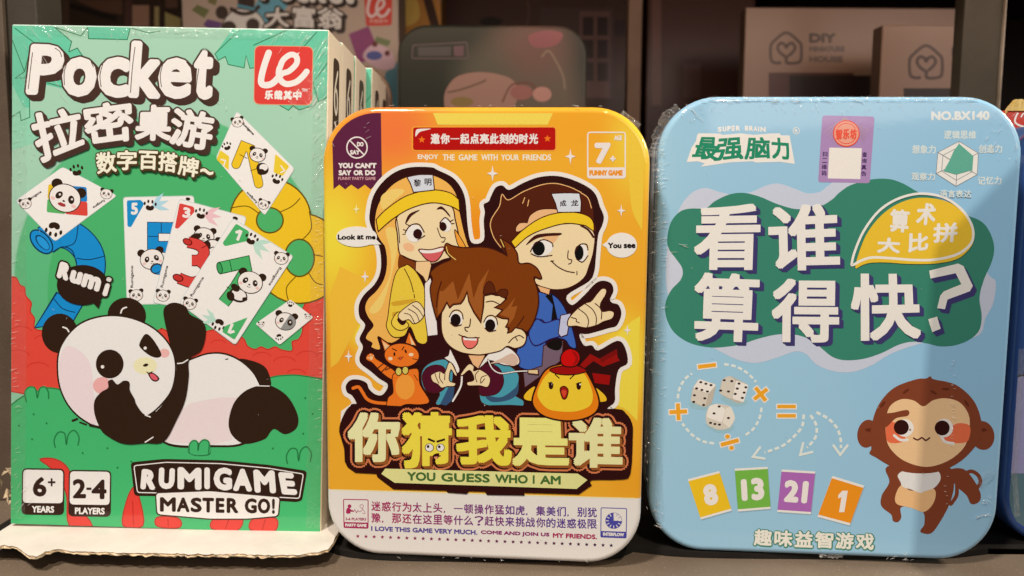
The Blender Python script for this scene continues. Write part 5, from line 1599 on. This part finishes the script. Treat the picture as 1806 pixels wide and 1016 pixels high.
for k in range(4):
    off = M0 @ Vector((0.0004 * ((k * 7) % 3 - 1) + (0.0022 if k >= 2 else 0) , 0.0240 * (k + 1), -0.0))
    pos = Vector(B1['loc']) + off
    pos.z = B1['loc'][2] - .0012 * k
    c = box.copy(); COL.objects.link(c)
    m = M0.to_4x4(); m.translation = pos
    c.matrix_world = m
    c['label'] = LB[k]
    for ch in list(box.children):
        if ch.name.split('.')[0] in ('carton', 'side_lettering', 'printed_front'):
            d = ch.copy(); COL.objects.link(d); d.parent = c

# torn white cardboard under the green boxes
def torn_board():
    rnd = random.Random(11)
    Y1, Y0 = 0.40, 0.30
    top_px = [(-40, 962), (0, 962), (22, 962), (38, 970), (52, 979), (66, 980), (80, 973), (95, 968), (130, 972), (200, 974), (300, 976), (400, 977), (480, 978), (530, 977), (560, 973), (578, 968), (588, 956), (590, 948)]
    z = 0.0072
    V = []
    pts = []
    for a, b in zip(top_px, top_px[1:]):
        n = max(1, int(abs(b[0] - a[0]) / 6))
        for k in range(n):
            t_ = k / n
            pts.append((a[0] + (b[0] - a[0]) * t_ + rnd.uniform(-.8, .8), a[1] + (b[1] - a[1]) * t_ + rnd.uniform(-1.2, 1.2)))
    pts.append(top_px[-1])
    def on(px, py, zz):
        d = px_ray(px, py)
        return EYE + d * ((zz - CAMH) / d.z)
    front = [on(x, y, z) for x, y in pts]
    layers = [(0.0, 0.0), (0.0004, 0.0007), (0.0008, 0.0002), (0.0013, 0.0008)]
    bm = bmesh.new()
    rows = []
    xr = max(p.x for p in front)
    back = [Vector((p.x if i < len(front) - 6 else xr + 0.0, 0.40, z)) for i, p in enumerate(front)]
    rows.append([bm.verts.new(p) for p in back])
    rows.append([bm.verts.new(p + Vector((0, .006, .0))) for p in front])
    for dz, dy in layers:
        rows.append([bm.verts.new(p + Vector((rnd.uniform(-.0002, .0002), dy * rnd.uniform(.3, 1.2) - .0003 + rnd.uniform(-.0004, .0004), -dz - (0 if dz == 0 else rnd.uniform(0, .0002))))) for p in front])
    rows.append([bm.verts.new(p + Vector((0, .004, -.0015))) for p in front])
    rows.append([bm.verts.new(Vector((v.x, 0.40, z - .0015))) for v in back])
    for i in range(len(rows) - 1):
        for j in range(len(front) - 1):
            f = bm.faces.new((rows[i][j], rows[i][j + 1], rows[i + 1][j + 1], rows[i + 1][j]))
            f.material_index = 0 if i < 2 else 1
    for j in (0, len(front) - 1):
        bm.faces.new([r[j] for r in rows])
    W = surf('white_paper_board', (.68, .66, .62), (.76, .74, .70), 90, .7, .25, .15, 500)
    K = surf('torn_kraft_edge', (.66, .50, .30), (.86, .74, .55), 500, .9, .1, .6, 1500)
    o = from_bm('torn_cardboard', bm, [W, K])
    tag(o, 'torn white cardboard sheet sticking out under the green card game box', 'cardboard')
    # the fluffy torn corner and the flap left of the box
    return o


tc_ = torn_board()
# torn scrap at the lower left corner of the box
a = at(8, 850, 0.325)
bm = bmesh.new()
rnd = random.Random(5)
for k in range(9):
    c = a + Vector((rnd.uniform(-.0015, .0035), rnd.uniform(0, .004), rnd.uniform(-.008, .004)))
    vs = [bm.verts.new(c + Vector((rnd.uniform(-.003, .003), rnd.uniform(-.002, .002), rnd.uniform(-.004, .004)))) for _ in range(4)]
    bm.faces.new(vs[:3]); bm.faces.new(vs[1:])
o = from_bm('torn_edge', bm, [surf('torn_scrap', (.5, .4, .26), (.66, .55, .4), 300, .9, .1, .5)], tc_)

# ================================================================== orange tin
tin = thing('game_tin', 'orange rounded tin with cartoon children beside the green card box', 'game tin', T2['loc'], T2['rot'])
fo = orange_tin_front(tin)
w, h = T2['w'], T2['h']
def arcpath(cx, cz, r, a0, a1, n=12):
    return [(cx + r * math.cos(rad(a0 + (a1 - a0) * k / n)), cz + r * math.sin(rad(a0 + (a1 - a0) * k / n))) for k in range(n + 1)]
rr_ = .0205
film_ribbon(tin, 'shrink_wrap', arcpath(w / 2 - rr_, h - rr_, rr_ + .0006, 40, 62, 6), .0022, FILMW, .0008, 14, 13, -.003)

creases(fo, 'film_creases', [(655, 186, 1070, 189, 14, 0, 10, 3, 9, .8, 1.8), (585, 205, 650, 250, 10, -40, 14, 4, 12, .7, 1.4), (575, 240, 590, 262, 3, 60, 10, 5, 10, .9, 1.6), (700, 983, 1060, 992, 12, 0, 40, 2, 8, .8, 1.6), (600, 210, 1130, 960, 22, 0, 180, 2, 5, .6, 1.1), (1136, 500, 1142, 900, 12, 80, 20, 3, 8, .7, 1.3)], CREASE, 42)

# ================================================================== blue tin
tin3 = thing('game_tin', 'light blue rounded tin with a brown monkey and a green blob behind white lettering', 'game tin', T3['loc'], T3['rot'])
fb = blue_tin_front(tin3)
w, h = T3['w'], T3['h']
rr_ = .0215
lft = [(-w / 2 - .0004, .035), (-w / 2 - .0004, h - rr_)]
film_ribbon(tin3, 'shrink_wrap', lft, .0036, FILM, .0006, 150, 21, -.001)
film_ribbon(tin3, 'shrink_wrap', arcpath(-w / 2 + rr_, h - rr_, rr_ + .0012, 182, 128, 14), .0040, FILMW, .0012, 44, 22, -.004)
film_ribbon(tin3, 'shrink_wrap', [(-w / 2 + rr_ - .004, h - .0012), (w / 2 - rr_ + .004, h - .0012)], .0022, FILM, .0004, 170, 23, .0001)
film_ribbon(tin3, 'shrink_wrap', [(-w / 2 + .0045, .012), (-w / 2 + .003, .026), (-w / 2 + .0025, .040)], .004, FILM, .0005, 24, 24, .0003)
film_ribbon(tin3, 'shrink_wrap', [(w / 2 - .008, .030), (w / 2 - .003, .036)], .004, FILM, .0005, 9, 25, .0003)
film_ribbon(tin3, 'shrink_wrap', [(.000, .0004), (.009, .0002)], .0014, FILMW, .0008, 12, 26, .0001)

creases(fb, 'film_creases', [(1152, 240, 1176, 470, 60, -12, 14, 5, 20, .7, 1.7), (1150, 470, 1172, 720, 44, -8, 20, 4, 16, .7, 1.6), (1146, 730, 1166, 800, 8, 20, 50, 5, 14, .8, 1.8), (1148, 880, 1168, 935, 10, 30, 60, 5, 14, 1.0, 2.2), (1235, 174, 1735, 180, 55, 0, 12, 4, 16, .9, 2.2), (1230, 182, 1740, 200, 45, 92, 12, 3, 11, .6, 1.1), (1740, 185, 1795, 285, 26, 120, 20, 4, 14, .7, 1.4), (1195, 185, 1240, 215, 16, 50, 20, 4, 16, .7, 1.4), (1676, 618, 1684, 790, 20, 0, 12, 3, 7, .9, 1.6), (1666, 840, 1672, 890, 5, 0, 20, 3, 6, .9, 1.5), (1730, 875, 1748, 890, 6, 20, 50, 4, 12, .9, 1.8), (1724, 905, 1746, 916, 4, -20, 16, 8, 18, .9, 1.8), (1180, 430, 1215, 445, 4, 8, 16, 8, 20, .7, 1.4), (1560, 975, 1610, 988, 9, -20, 40, 4, 14, .9, 2.0), (1200, 200, 1740, 960, 24, 0, 180, 2, 6, .6, 1.1)], CREASE, 43)

# ================================================================== neighbours at the right
def plain_tin(name, label, cat, px0, py0, px1, Y, hgt, z, yaw, face_c, side_c, r=.02, depth=.036, lid=.012, fin='tin', blobs=()):
    a, b = at(px0, 500, Y), at(px1, 500, Y)
    t_ = thing(name, label, cat, ((a.x + b.x) / 2, Y, z), Matrix.Rotation(yaw, 3, 'Z'))
    fm = blob_mat('printed_tin_ground', face_c, list(blobs), fin)
    rounded_tin(t_, b.x - a.x, hgt, r, lid, depth, fm, ink(side_c, fin), surf('plain_tin_body', tuple(v * .8 for v in side_c), side_c, 60, .4, .5, .05))
    return t_, b.x - a.x


bt, bw = plain_tin('game_tin', 'deep blue tin with a lilac character, cut off at the right edge', 'game tin', 1782, 200, 2400, .312, .170, .0025, rad(4), (.03, .085, .28), (.03, .075, .22), .021)
f = Face(bt, (0, 0, 0), (1, 0, 0), (0, 0, 1), (0, -1, 0), rr_outline(bw, .170, .021, 12, .0024), (222, 205, 200), 'tin', z0=3e-5)
f.part = 'printed_character'
f.zm(1440, 620, 2.566)
f.poly(crom([(862, 178), (900, 132), (960, 105), (1400, 100), (1400, 720), (960, 720), (860, 700), (840, 560), (845, 300)], True, 4), (150, 138, 172), (9, (30, 26, 34)))
f.poly([(828, 552), (1400, 548), (1400, 800), (900, 790), (822, 720)], (92, 112, 120))
f.poly([(820, 712), (900, 765), (1000, 840), (1400, 900), (1400, 1100), (900, 1040), (815, 900)], (44, 66, 150))
f.poly([(852, 356), (884, 362), (852, 372)], (30, 26, 34)); f.poly([(898, 850), (960, 870), (960, 930), (905, 920)], (190, 170, 196))
f.build()
film_ribbon(bt, 'shrink_wrap', [(-bw / 2 + .006, .012), (-bw / 2 + .0035, .03), (-bw / 2 + .003, .08)], .0025, FILMW, .0004, 50, 31, .0004)

a, b = at(1758, 186, .345), at(1990, 186, .345)
rb = thing('game_box', 'red box with a torn yellow top edge peeking out behind the blue tin', 'game box', ((a.x + b.x) / 2, .345, .0025))
zt = at(1790, 178, .345).z - .0025
bm = bmesh.new(); bm_box(bm, -(b.x - a.x) / 2, (b.x - a.x) / 2, 0, .03, 0, zt - .004, 0, .001); from_bm('carton', bm, [ink((.50, .045, .03), 'card')], rb)
rnd = random.Random(3)
V, F_ = [], []
n = 60
for i in range(n + 1):
    x = -(b.x - a.x) / 2 + (b.x - a.x) * i / n
    top = zt + .001 * rnd.random() - .0022 * max(0, (8 - i)) * .6
    V += [(x, -.0004, min(zt - .0042, top - .0012)), (x, -.0004 - .0006 * rnd.random(), top), (x, .0012, top - .0002)]
for i in range(n):
    for j in range(2): F_.append((3 * i + j, 3 * i + j + 1, 3 * i + j + 4, 3 * i + j + 3))
mesh_obj('torn_edge', V, F_, [surf('yellow_torn_paper', (.62, .42, .10), (.72, .55, .22), 300, .8, .2, .4)], None, rb)
f = Face(rb, (0, 0, 0), (1, 0, 0), (0, 0, 1), (0, -1, 0), rect_outline(b.x - a.x - .002, zt - .005), (235, 220, 205), 'card', z0=4e-5)
f.part = 'printed_lettering'; f.zm(0, 0, 1)
f.line([(1812, 180), (1796, 198), (1790, 214), (1800, 222), (1815, 224)], 3, (235, 220, 205)); f.line([(1801, 206), (1806, 200), (1812, 208)], 2.4, (235, 220, 205)); f.build()

# ================================================================== things standing further back
DIM = (235, 215, 195)


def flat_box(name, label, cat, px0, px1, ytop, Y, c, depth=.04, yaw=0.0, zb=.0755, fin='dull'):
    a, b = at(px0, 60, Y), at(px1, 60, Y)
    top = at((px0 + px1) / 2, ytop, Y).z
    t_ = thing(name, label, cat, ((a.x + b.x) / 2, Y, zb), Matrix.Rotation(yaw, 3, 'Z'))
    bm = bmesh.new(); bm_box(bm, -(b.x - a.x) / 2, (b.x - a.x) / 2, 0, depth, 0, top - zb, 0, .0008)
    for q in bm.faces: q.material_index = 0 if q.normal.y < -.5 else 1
    from_bm('carton', bm, [ink(c, fin), ink(tuple(v * .35 for v in c), fin)], t_)  # sides get a darkened copy of the front colour as painted shade
    f_ = Face(t_, (0, 0, 0), (1, 0, 0), (0, 0, 1), (0, -1, 0), rect_outline(b.x - a.x - .0016, top - zb - .001), DIM, fin, black=0, z0=5e-5)
    return t_, f_


# white box with the big black title
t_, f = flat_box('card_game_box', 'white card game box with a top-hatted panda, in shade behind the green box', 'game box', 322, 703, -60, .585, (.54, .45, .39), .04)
f.part = 'printed_front'
f.zm(0, 0, 1)
f.poly([(490, -60), (560, -60), (470, 60), (420, 60)], (110, 170, 180))
f.poly(box4(330, 60, 470, 300), (225, 190, 190))
f.poly([(705, 105), (680, 128), (672, 160), (690, 200), (710, 230)], (74, 130, 140))
f.poly([(615, 60), (650, 46), (672, 100), (632, 112)], (150, 60, 110)); f.poly([(664, 64), (690, 72), (684, 82), (660, 74)], (120, 130, 80))
f.blob([(640, 100), (660, 78), (690, 92), (696, 118), (670, 122)], (226, 180, 180)); f.ell(660, 98, 14, 8, (80, 90, 150)); f.ell(661, 78, 5, 5, (110, 40, 40)); f.ell(683, 94, 5, 5, (110, 40, 40))
f.poly([(338, 18), (348, 8), (370, 18), (360, 32)], (120, 120, 70)); f.poly([(372, -10), (384, -4), (380, 10), (366, 4)], (130, 120, 70)); f.poly([(358, 44), (366, 34), (392, 40), (384, 60)], (110, 70, 120))
f.part = 'panda_illustration'
f.ell(391, 22, 11, 12, INK); f.ell(430, 62, 42, 50, INK); f.ell(430, 62, 40, 48, (238, 222, 210)); f.ell(404, 50, 13, 13, INK); f.ell(446, 44, 12, 12, INK)
f.line([(408, 16), (425, 24), (444, 22), (456, 12)], 7, INK); f.poly([(418, -14), (450, -8), (448, 20), (420, 16)], INK); f.line([(420, 10), (447, 16)], 5, (90, 150, 160))
f.part = 'title_lettering'
it = [('P', [(462, -40), (492, -36), (488, 2), (458, 0)]), ('o', [(494, -28), (520, -26), (518, 4), (492, 2)]), ('c', [(522, -28), (546, -26), (544, 6), (520, 4)]), ('k', [(550, -50), (578, -46), (576, 6), (546, 4)]), ('e', [(580, -24), (606, -22), (604, 8), (578, 6)]), ('t', [(608, -34), (626, -32), (624, 8), (606, 6)])]
f.text(it, [(3, 4, 4, (40, 28, 24)), (3, 0, 0, (40, 28, 24)), (0, 0, 0, (240, 222, 212))], 2.6)
it = [('大', [(470, 14), (510, 12), (510, 48), (464, 50)]), ('富', [(516, 10), (556, 12), (556, 50), (516, 48)]), ('翁', [(560, 12), (606, 16), (604, 52), (560, 50)])]
f.text(it, [(3, 5, 5, (40, 28, 24)), (3, 0, 0, (40, 28, 24)), (0, 0, 0, (240, 222, 212))], 1.2)
f.part = 'emblem'
f.zm(420, 0, 3.388)
f.poly(rpoly([(750, -60), (922, -60), (918, 152), (764, 156)], 16), (218, 62, 48))
f.line([(800, -50), (780, 20), (774, 70), (790, 98), (815, 90), (838, 60)], 17, (236, 200, 185)); f.line([(838, 58), (864, 40), (872, 12), (852, -4), (834, 18), (829, 40)], 16, (236, 200, 185)); f.line([(828, 40), (830, 72), (850, 98), (880, 90), (902, 58)], 17, (236, 200, 185))
f.cells('乐哉其中', box4(782, 114, 896, 138), [(0, 0, 0, (230, 160, 140))], 1)
f.build()

# orange carton between
t_, f = flat_box('game_box', 'orange box half hidden behind the white card game box', 'game box', 690, 778, -40, .66, (.62, .30, .07), .05)
f.part = 'printed_front'; f.zm(0, 0, 1)
f.poly([(735, -40), (752, -40), (778, 55), (762, 55)], (70, 40, 26)); f.blob([(705, 0), (730, -10), (740, 30), (715, 45)], (240, 190, 90)); f.poly([(756, -40), (790, -40), (790, 40)], (200, 150, 120)); f.build()

# dark brown wrapped tin behind the row of boxes
plain_tin('game_tin', 'small dark brown film wrapped tin in the gap right of the green boxes', 'game tin', 560, 110, 694, .43, at(640, 112, .43).z - .003, .0027, 0, (.10, .062, .042), (.13, .09, .07), .018, .008, .004, 'dull')

# shaded tin with a pink picture
Yd = .53
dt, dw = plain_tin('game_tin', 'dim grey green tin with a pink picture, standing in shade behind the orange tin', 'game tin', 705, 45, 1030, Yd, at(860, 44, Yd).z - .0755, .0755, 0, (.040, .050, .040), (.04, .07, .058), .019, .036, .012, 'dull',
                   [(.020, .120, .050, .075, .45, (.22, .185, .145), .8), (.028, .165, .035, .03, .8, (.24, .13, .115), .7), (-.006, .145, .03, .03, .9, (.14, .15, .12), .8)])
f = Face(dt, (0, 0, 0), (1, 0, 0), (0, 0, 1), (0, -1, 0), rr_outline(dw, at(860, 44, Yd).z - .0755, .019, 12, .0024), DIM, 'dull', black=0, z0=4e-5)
f.part = 'printed_picture'
f.zm(700, 0, 3.007)
f.line(rpoly([(85, 240), (370, 225), (380, 310), (80, 310)], 8), 8, (112, 92, 86), closed=True, smooth=False); f.poly(rpoly([(300, 245), (356, 242), (352, 296), (304, 298)], 6), (126, 92, 90)); f.poly(rpoly([(110, 250), (290, 246), (286, 296), (114, 298)], 6), (96, 88, 82))
f.blob([(250, 520), (300, 420), (400, 385), (520, 390), (620, 430), (640, 520), (560, 620), (300, 620)], (184, 138, 116))
f.line([(270, 490), (340, 475), (440, 440), (470, 425)], 9, (120, 92, 72)); f.line([(560, 540), (600, 460), (650, 440), (720, 450), (740, 520)], 9, (130, 80, 66)); f.ell(660, 490, 60, 40, (176, 112, 98)); f.ell(770, 500, 50, 40, (210, 150, 130)); f.ell(345, 540, 60, 26, (160, 130, 74))
f.line([(770, 300), (800, 270), (830, 300), (880, 400), (890, 470)], 10, (160, 132, 106)); f.blob([(700, 190), (800, 160), (880, 180), (840, 240), (730, 250)], (164, 96, 92))
f.build()

# dark box with a picture of a little white window
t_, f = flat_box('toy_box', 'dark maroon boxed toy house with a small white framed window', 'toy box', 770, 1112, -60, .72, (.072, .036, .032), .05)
f.part = 'printed_front'; f.zm(700, 0, 3.007)
f.poly(box4(760, 40, 1150, 520), (84, 62, 56)); f.poly(box4(970, 60, 1130, 520), (120, 84, 76))
for y in (90, 210, 330):
    for x in (985, 1062):
        f.poly(box4(x, y, x + 58, y + 100), (52, 34, 32))
f.poly(box4(1150, 110, 1215, 190), (56, 36, 34)); f.line([(690, 0), (700, 60), (690, 130)], 6, (110, 80, 70)); f.ell(500, 115, 60, 26, (30, 22, 20)); f.build()

# pale upright stand between the dark boxes
a, b = at(1108, 60, .60), at(1132, 60, .60)
t_ = thing('display_stand', 'thin light brown upright between the dark toy boxes', 'display stand', ((a.x + b.x) / 2, .60, .0755))
bm = bmesh.new(); bm_box(bm, -(b.x - a.x) / 2, (b.x - a.x) / 2, 0, .012, 0, .29, 0, .0006); from_bm('post', bm, [surf('light_brown_wood', (.20, .13, .09), (.25, .17, .12), 40, .6, .3, .1)], t_)

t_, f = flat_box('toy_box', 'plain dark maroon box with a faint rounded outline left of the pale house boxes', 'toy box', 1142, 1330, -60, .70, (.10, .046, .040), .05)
f.part = 'printed_front'; f.zm(1206, 0, 3.007)
f.line([(-120, 500), (-118, 200), (-90, 90), (20, 60), (130, 60)], 8, (88, 58, 54)); f.poly(box4(-170, -200, -120, 560), (130, 88, 74)); f.poly(box4(0, 340, 90, 520), (110, 76, 70)); f.build()


# two pale house kit boxes
def house_logo(f_, x, y, s, c):
    w_ = 15 * s
    f_.line([(x - 30 * s, y + 66 * s), (x - 55 * s, y + 66 * s), (x - 74 * s, y + 50 * s), (x - 76 * s, y - 14 * s), (x - 60 * s, y - 40 * s), (x, y - 82 * s), (x + 60 * s, y - 40 * s), (x + 74 * s, y - 14 * s), (x + 72 * s, y + 50 * s), (x + 52 * s, y + 66 * s), (x + 4 * s, y + 66 * s), (x + 2 * s, y + 40 * s)], w_, c)
    f_.line([(x + 2 * s, y + 40 * s), (x - 30 * s, y + 16 * s), (x - 42 * s, y - 10 * s), (x - 28 * s, y - 30 * s), (x - 8 * s, y - 24 * s), (x, y - 10 * s), (x + 10 * s, y - 24 * s), (x + 30 * s, y - 30 * s), (x + 44 * s, y - 8 * s), (x + 30 * s, y + 16 * s), (x + 13 * s, y + 30 * s)], w_, c)


for (px0, px1, yt, Y, lab, lx_, ly_, s_, sx_, shade) in (
        (1314, 1700, 14, .58, 'further pale pink house kit box with the full DIY lettering', 543, 262, 1.08, 664, 0),
        (1556, 1712, 44, .52, 'nearer pale pink house kit box, its logo lower and its right side behind the post', 1285, 336, 1.15, 1420, 1)):
    t_, f = flat_box('toy_box', lab, 'toy box', px0, px1, yt, Y, (.36, .25, .195), .014, 0.0)
    t_['group'] = 'pale house kit boxes'
    f.part = 'printed_logo'; f.zm(1206, 0, 3.007)
    house_logo(f, lx_, ly_, s_, (96, 72, 60))
    TX = (96, 74, 62)
    k = 1 if not shade else 1.05
    f.text(('DIY', box4(sx_, ly_ - 86, sx_ + 142, ly_ - 34)), [(0, 0, 0, TX)], 5)
    f.text(('MINIATURE', box4(sx_, ly_ - 18, sx_ + 190, ly_ + 14)), [(0, 0, 0, (120, 94, 80))], 3.5)
    f.text(('HOUSE', box4(sx_, ly_ + 34, sx_ + 180, ly_ + 70)), [(0, 0, 0, (120, 94, 80))], 4)
    f.part = 'window_cut_out'
    if not shade: f.poly(box4(450, 385, 900, 700), (96, 60, 52)); f.poly(box4(560, 400, 1100, 700), (48, 34, 30))
    else: f.poly(box4(1165, 468, 1440, 700), (56, 42, 36))
    f.build()

# clear sleeve edge and dark post at the right
a, b = at(1704, 60, .44), at(1772, 60, .44)
t_ = thing('display_stand', 'dark olive upright panel right of the pale house kit boxes', 'display stand', ((a.x + b.x) / 2, .443, .0755))
bm = bmesh.new(); bm_box(bm, -(b.x - a.x) / 2, (b.x - a.x) / 2, 0, .01, 0, .28, 0, .0006); from_bm('panel', bm, [surf('dark_olive_board', (.030, .026, .018), (.042, .036, .026), 30, .6, .3, .2)], t_)
bm = bmesh.new(); bm_box(bm, (b.x - a.x) / 2 + .0002, (b.x - a.x) / 2 + .0008, -.002, .006, 0, .28, 0, .0002); from_bm('clear_edge', bm, [surf('clear_plastic_edge', (.20, .17, .13), (.32, .27, .22), 60, .2, .6, .3, 300)], t_)

# toy house far left, seen above the green box
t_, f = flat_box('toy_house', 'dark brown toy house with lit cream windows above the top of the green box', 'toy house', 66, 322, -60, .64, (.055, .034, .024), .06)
f.part = 'window'
f.zm(20, 0, 4.3)
f.poly(box4(918, 40, 1045, 200), (190, 140, 110)); f.poly(box4(1085, 50, 1120, 200), (200, 172, 110)); f.poly([(1165, 90), (1285, 140), (1285, 210), (1165, 210)], (205, 180, 110))
f.part = 'timber'
f.poly([(430, 20), (800, 120), (800, 170), (430, 60)], (40, 30, 22)); f.poly([(380, 0), (440, 0), (440, 210), (380, 210)], (92, 66, 50)); f.poly([(480, 0), (840, 0), (840, 110), (700, 90)], (112, 76, 56)); f.poly(box4(200, 110, 380, 210), (74, 52, 38)); f.poly(box4(860, 0, 915, 210), (96, 62, 52)); f.poly([(1165, 60), (1290, 120), (1290, 140), (1165, 85)], (60, 40, 30)); f.poly(box4(1170, -40, 1260, 60), (120, 84, 64))
f.build()

# small lit lamp seen between the far boxes
a = at(1514, 4, .84)
t_ = thing('display_lamp', 'tiny glowing lilac lamp at the top behind the pale house kit boxes', 'lamp', (a.x, .84, a.z))
bm = bmesh.new(); bmesh.ops.create_uvsphere(bm, u_segments=12, v_segments=8, radius=.0045)
m = bpy.data.materials.new('lamp_glow'); m.use_nodes = True
m.node_tree.nodes['Principled BSDF'].inputs['Emission Color'].default_value = (.75, .55, 1.0, 1); m.node_tree.nodes['Principled BSDF'].inputs['Emission Strength'].default_value = 1.1
from_bm('bulb', bm, [m], t_, True)
bm = bmesh.new(); bm_box(bm, -.003, .003, .006, .019, -.003, .003, 0, .0005); from_bm('holder', bm, [DARKP], t_)
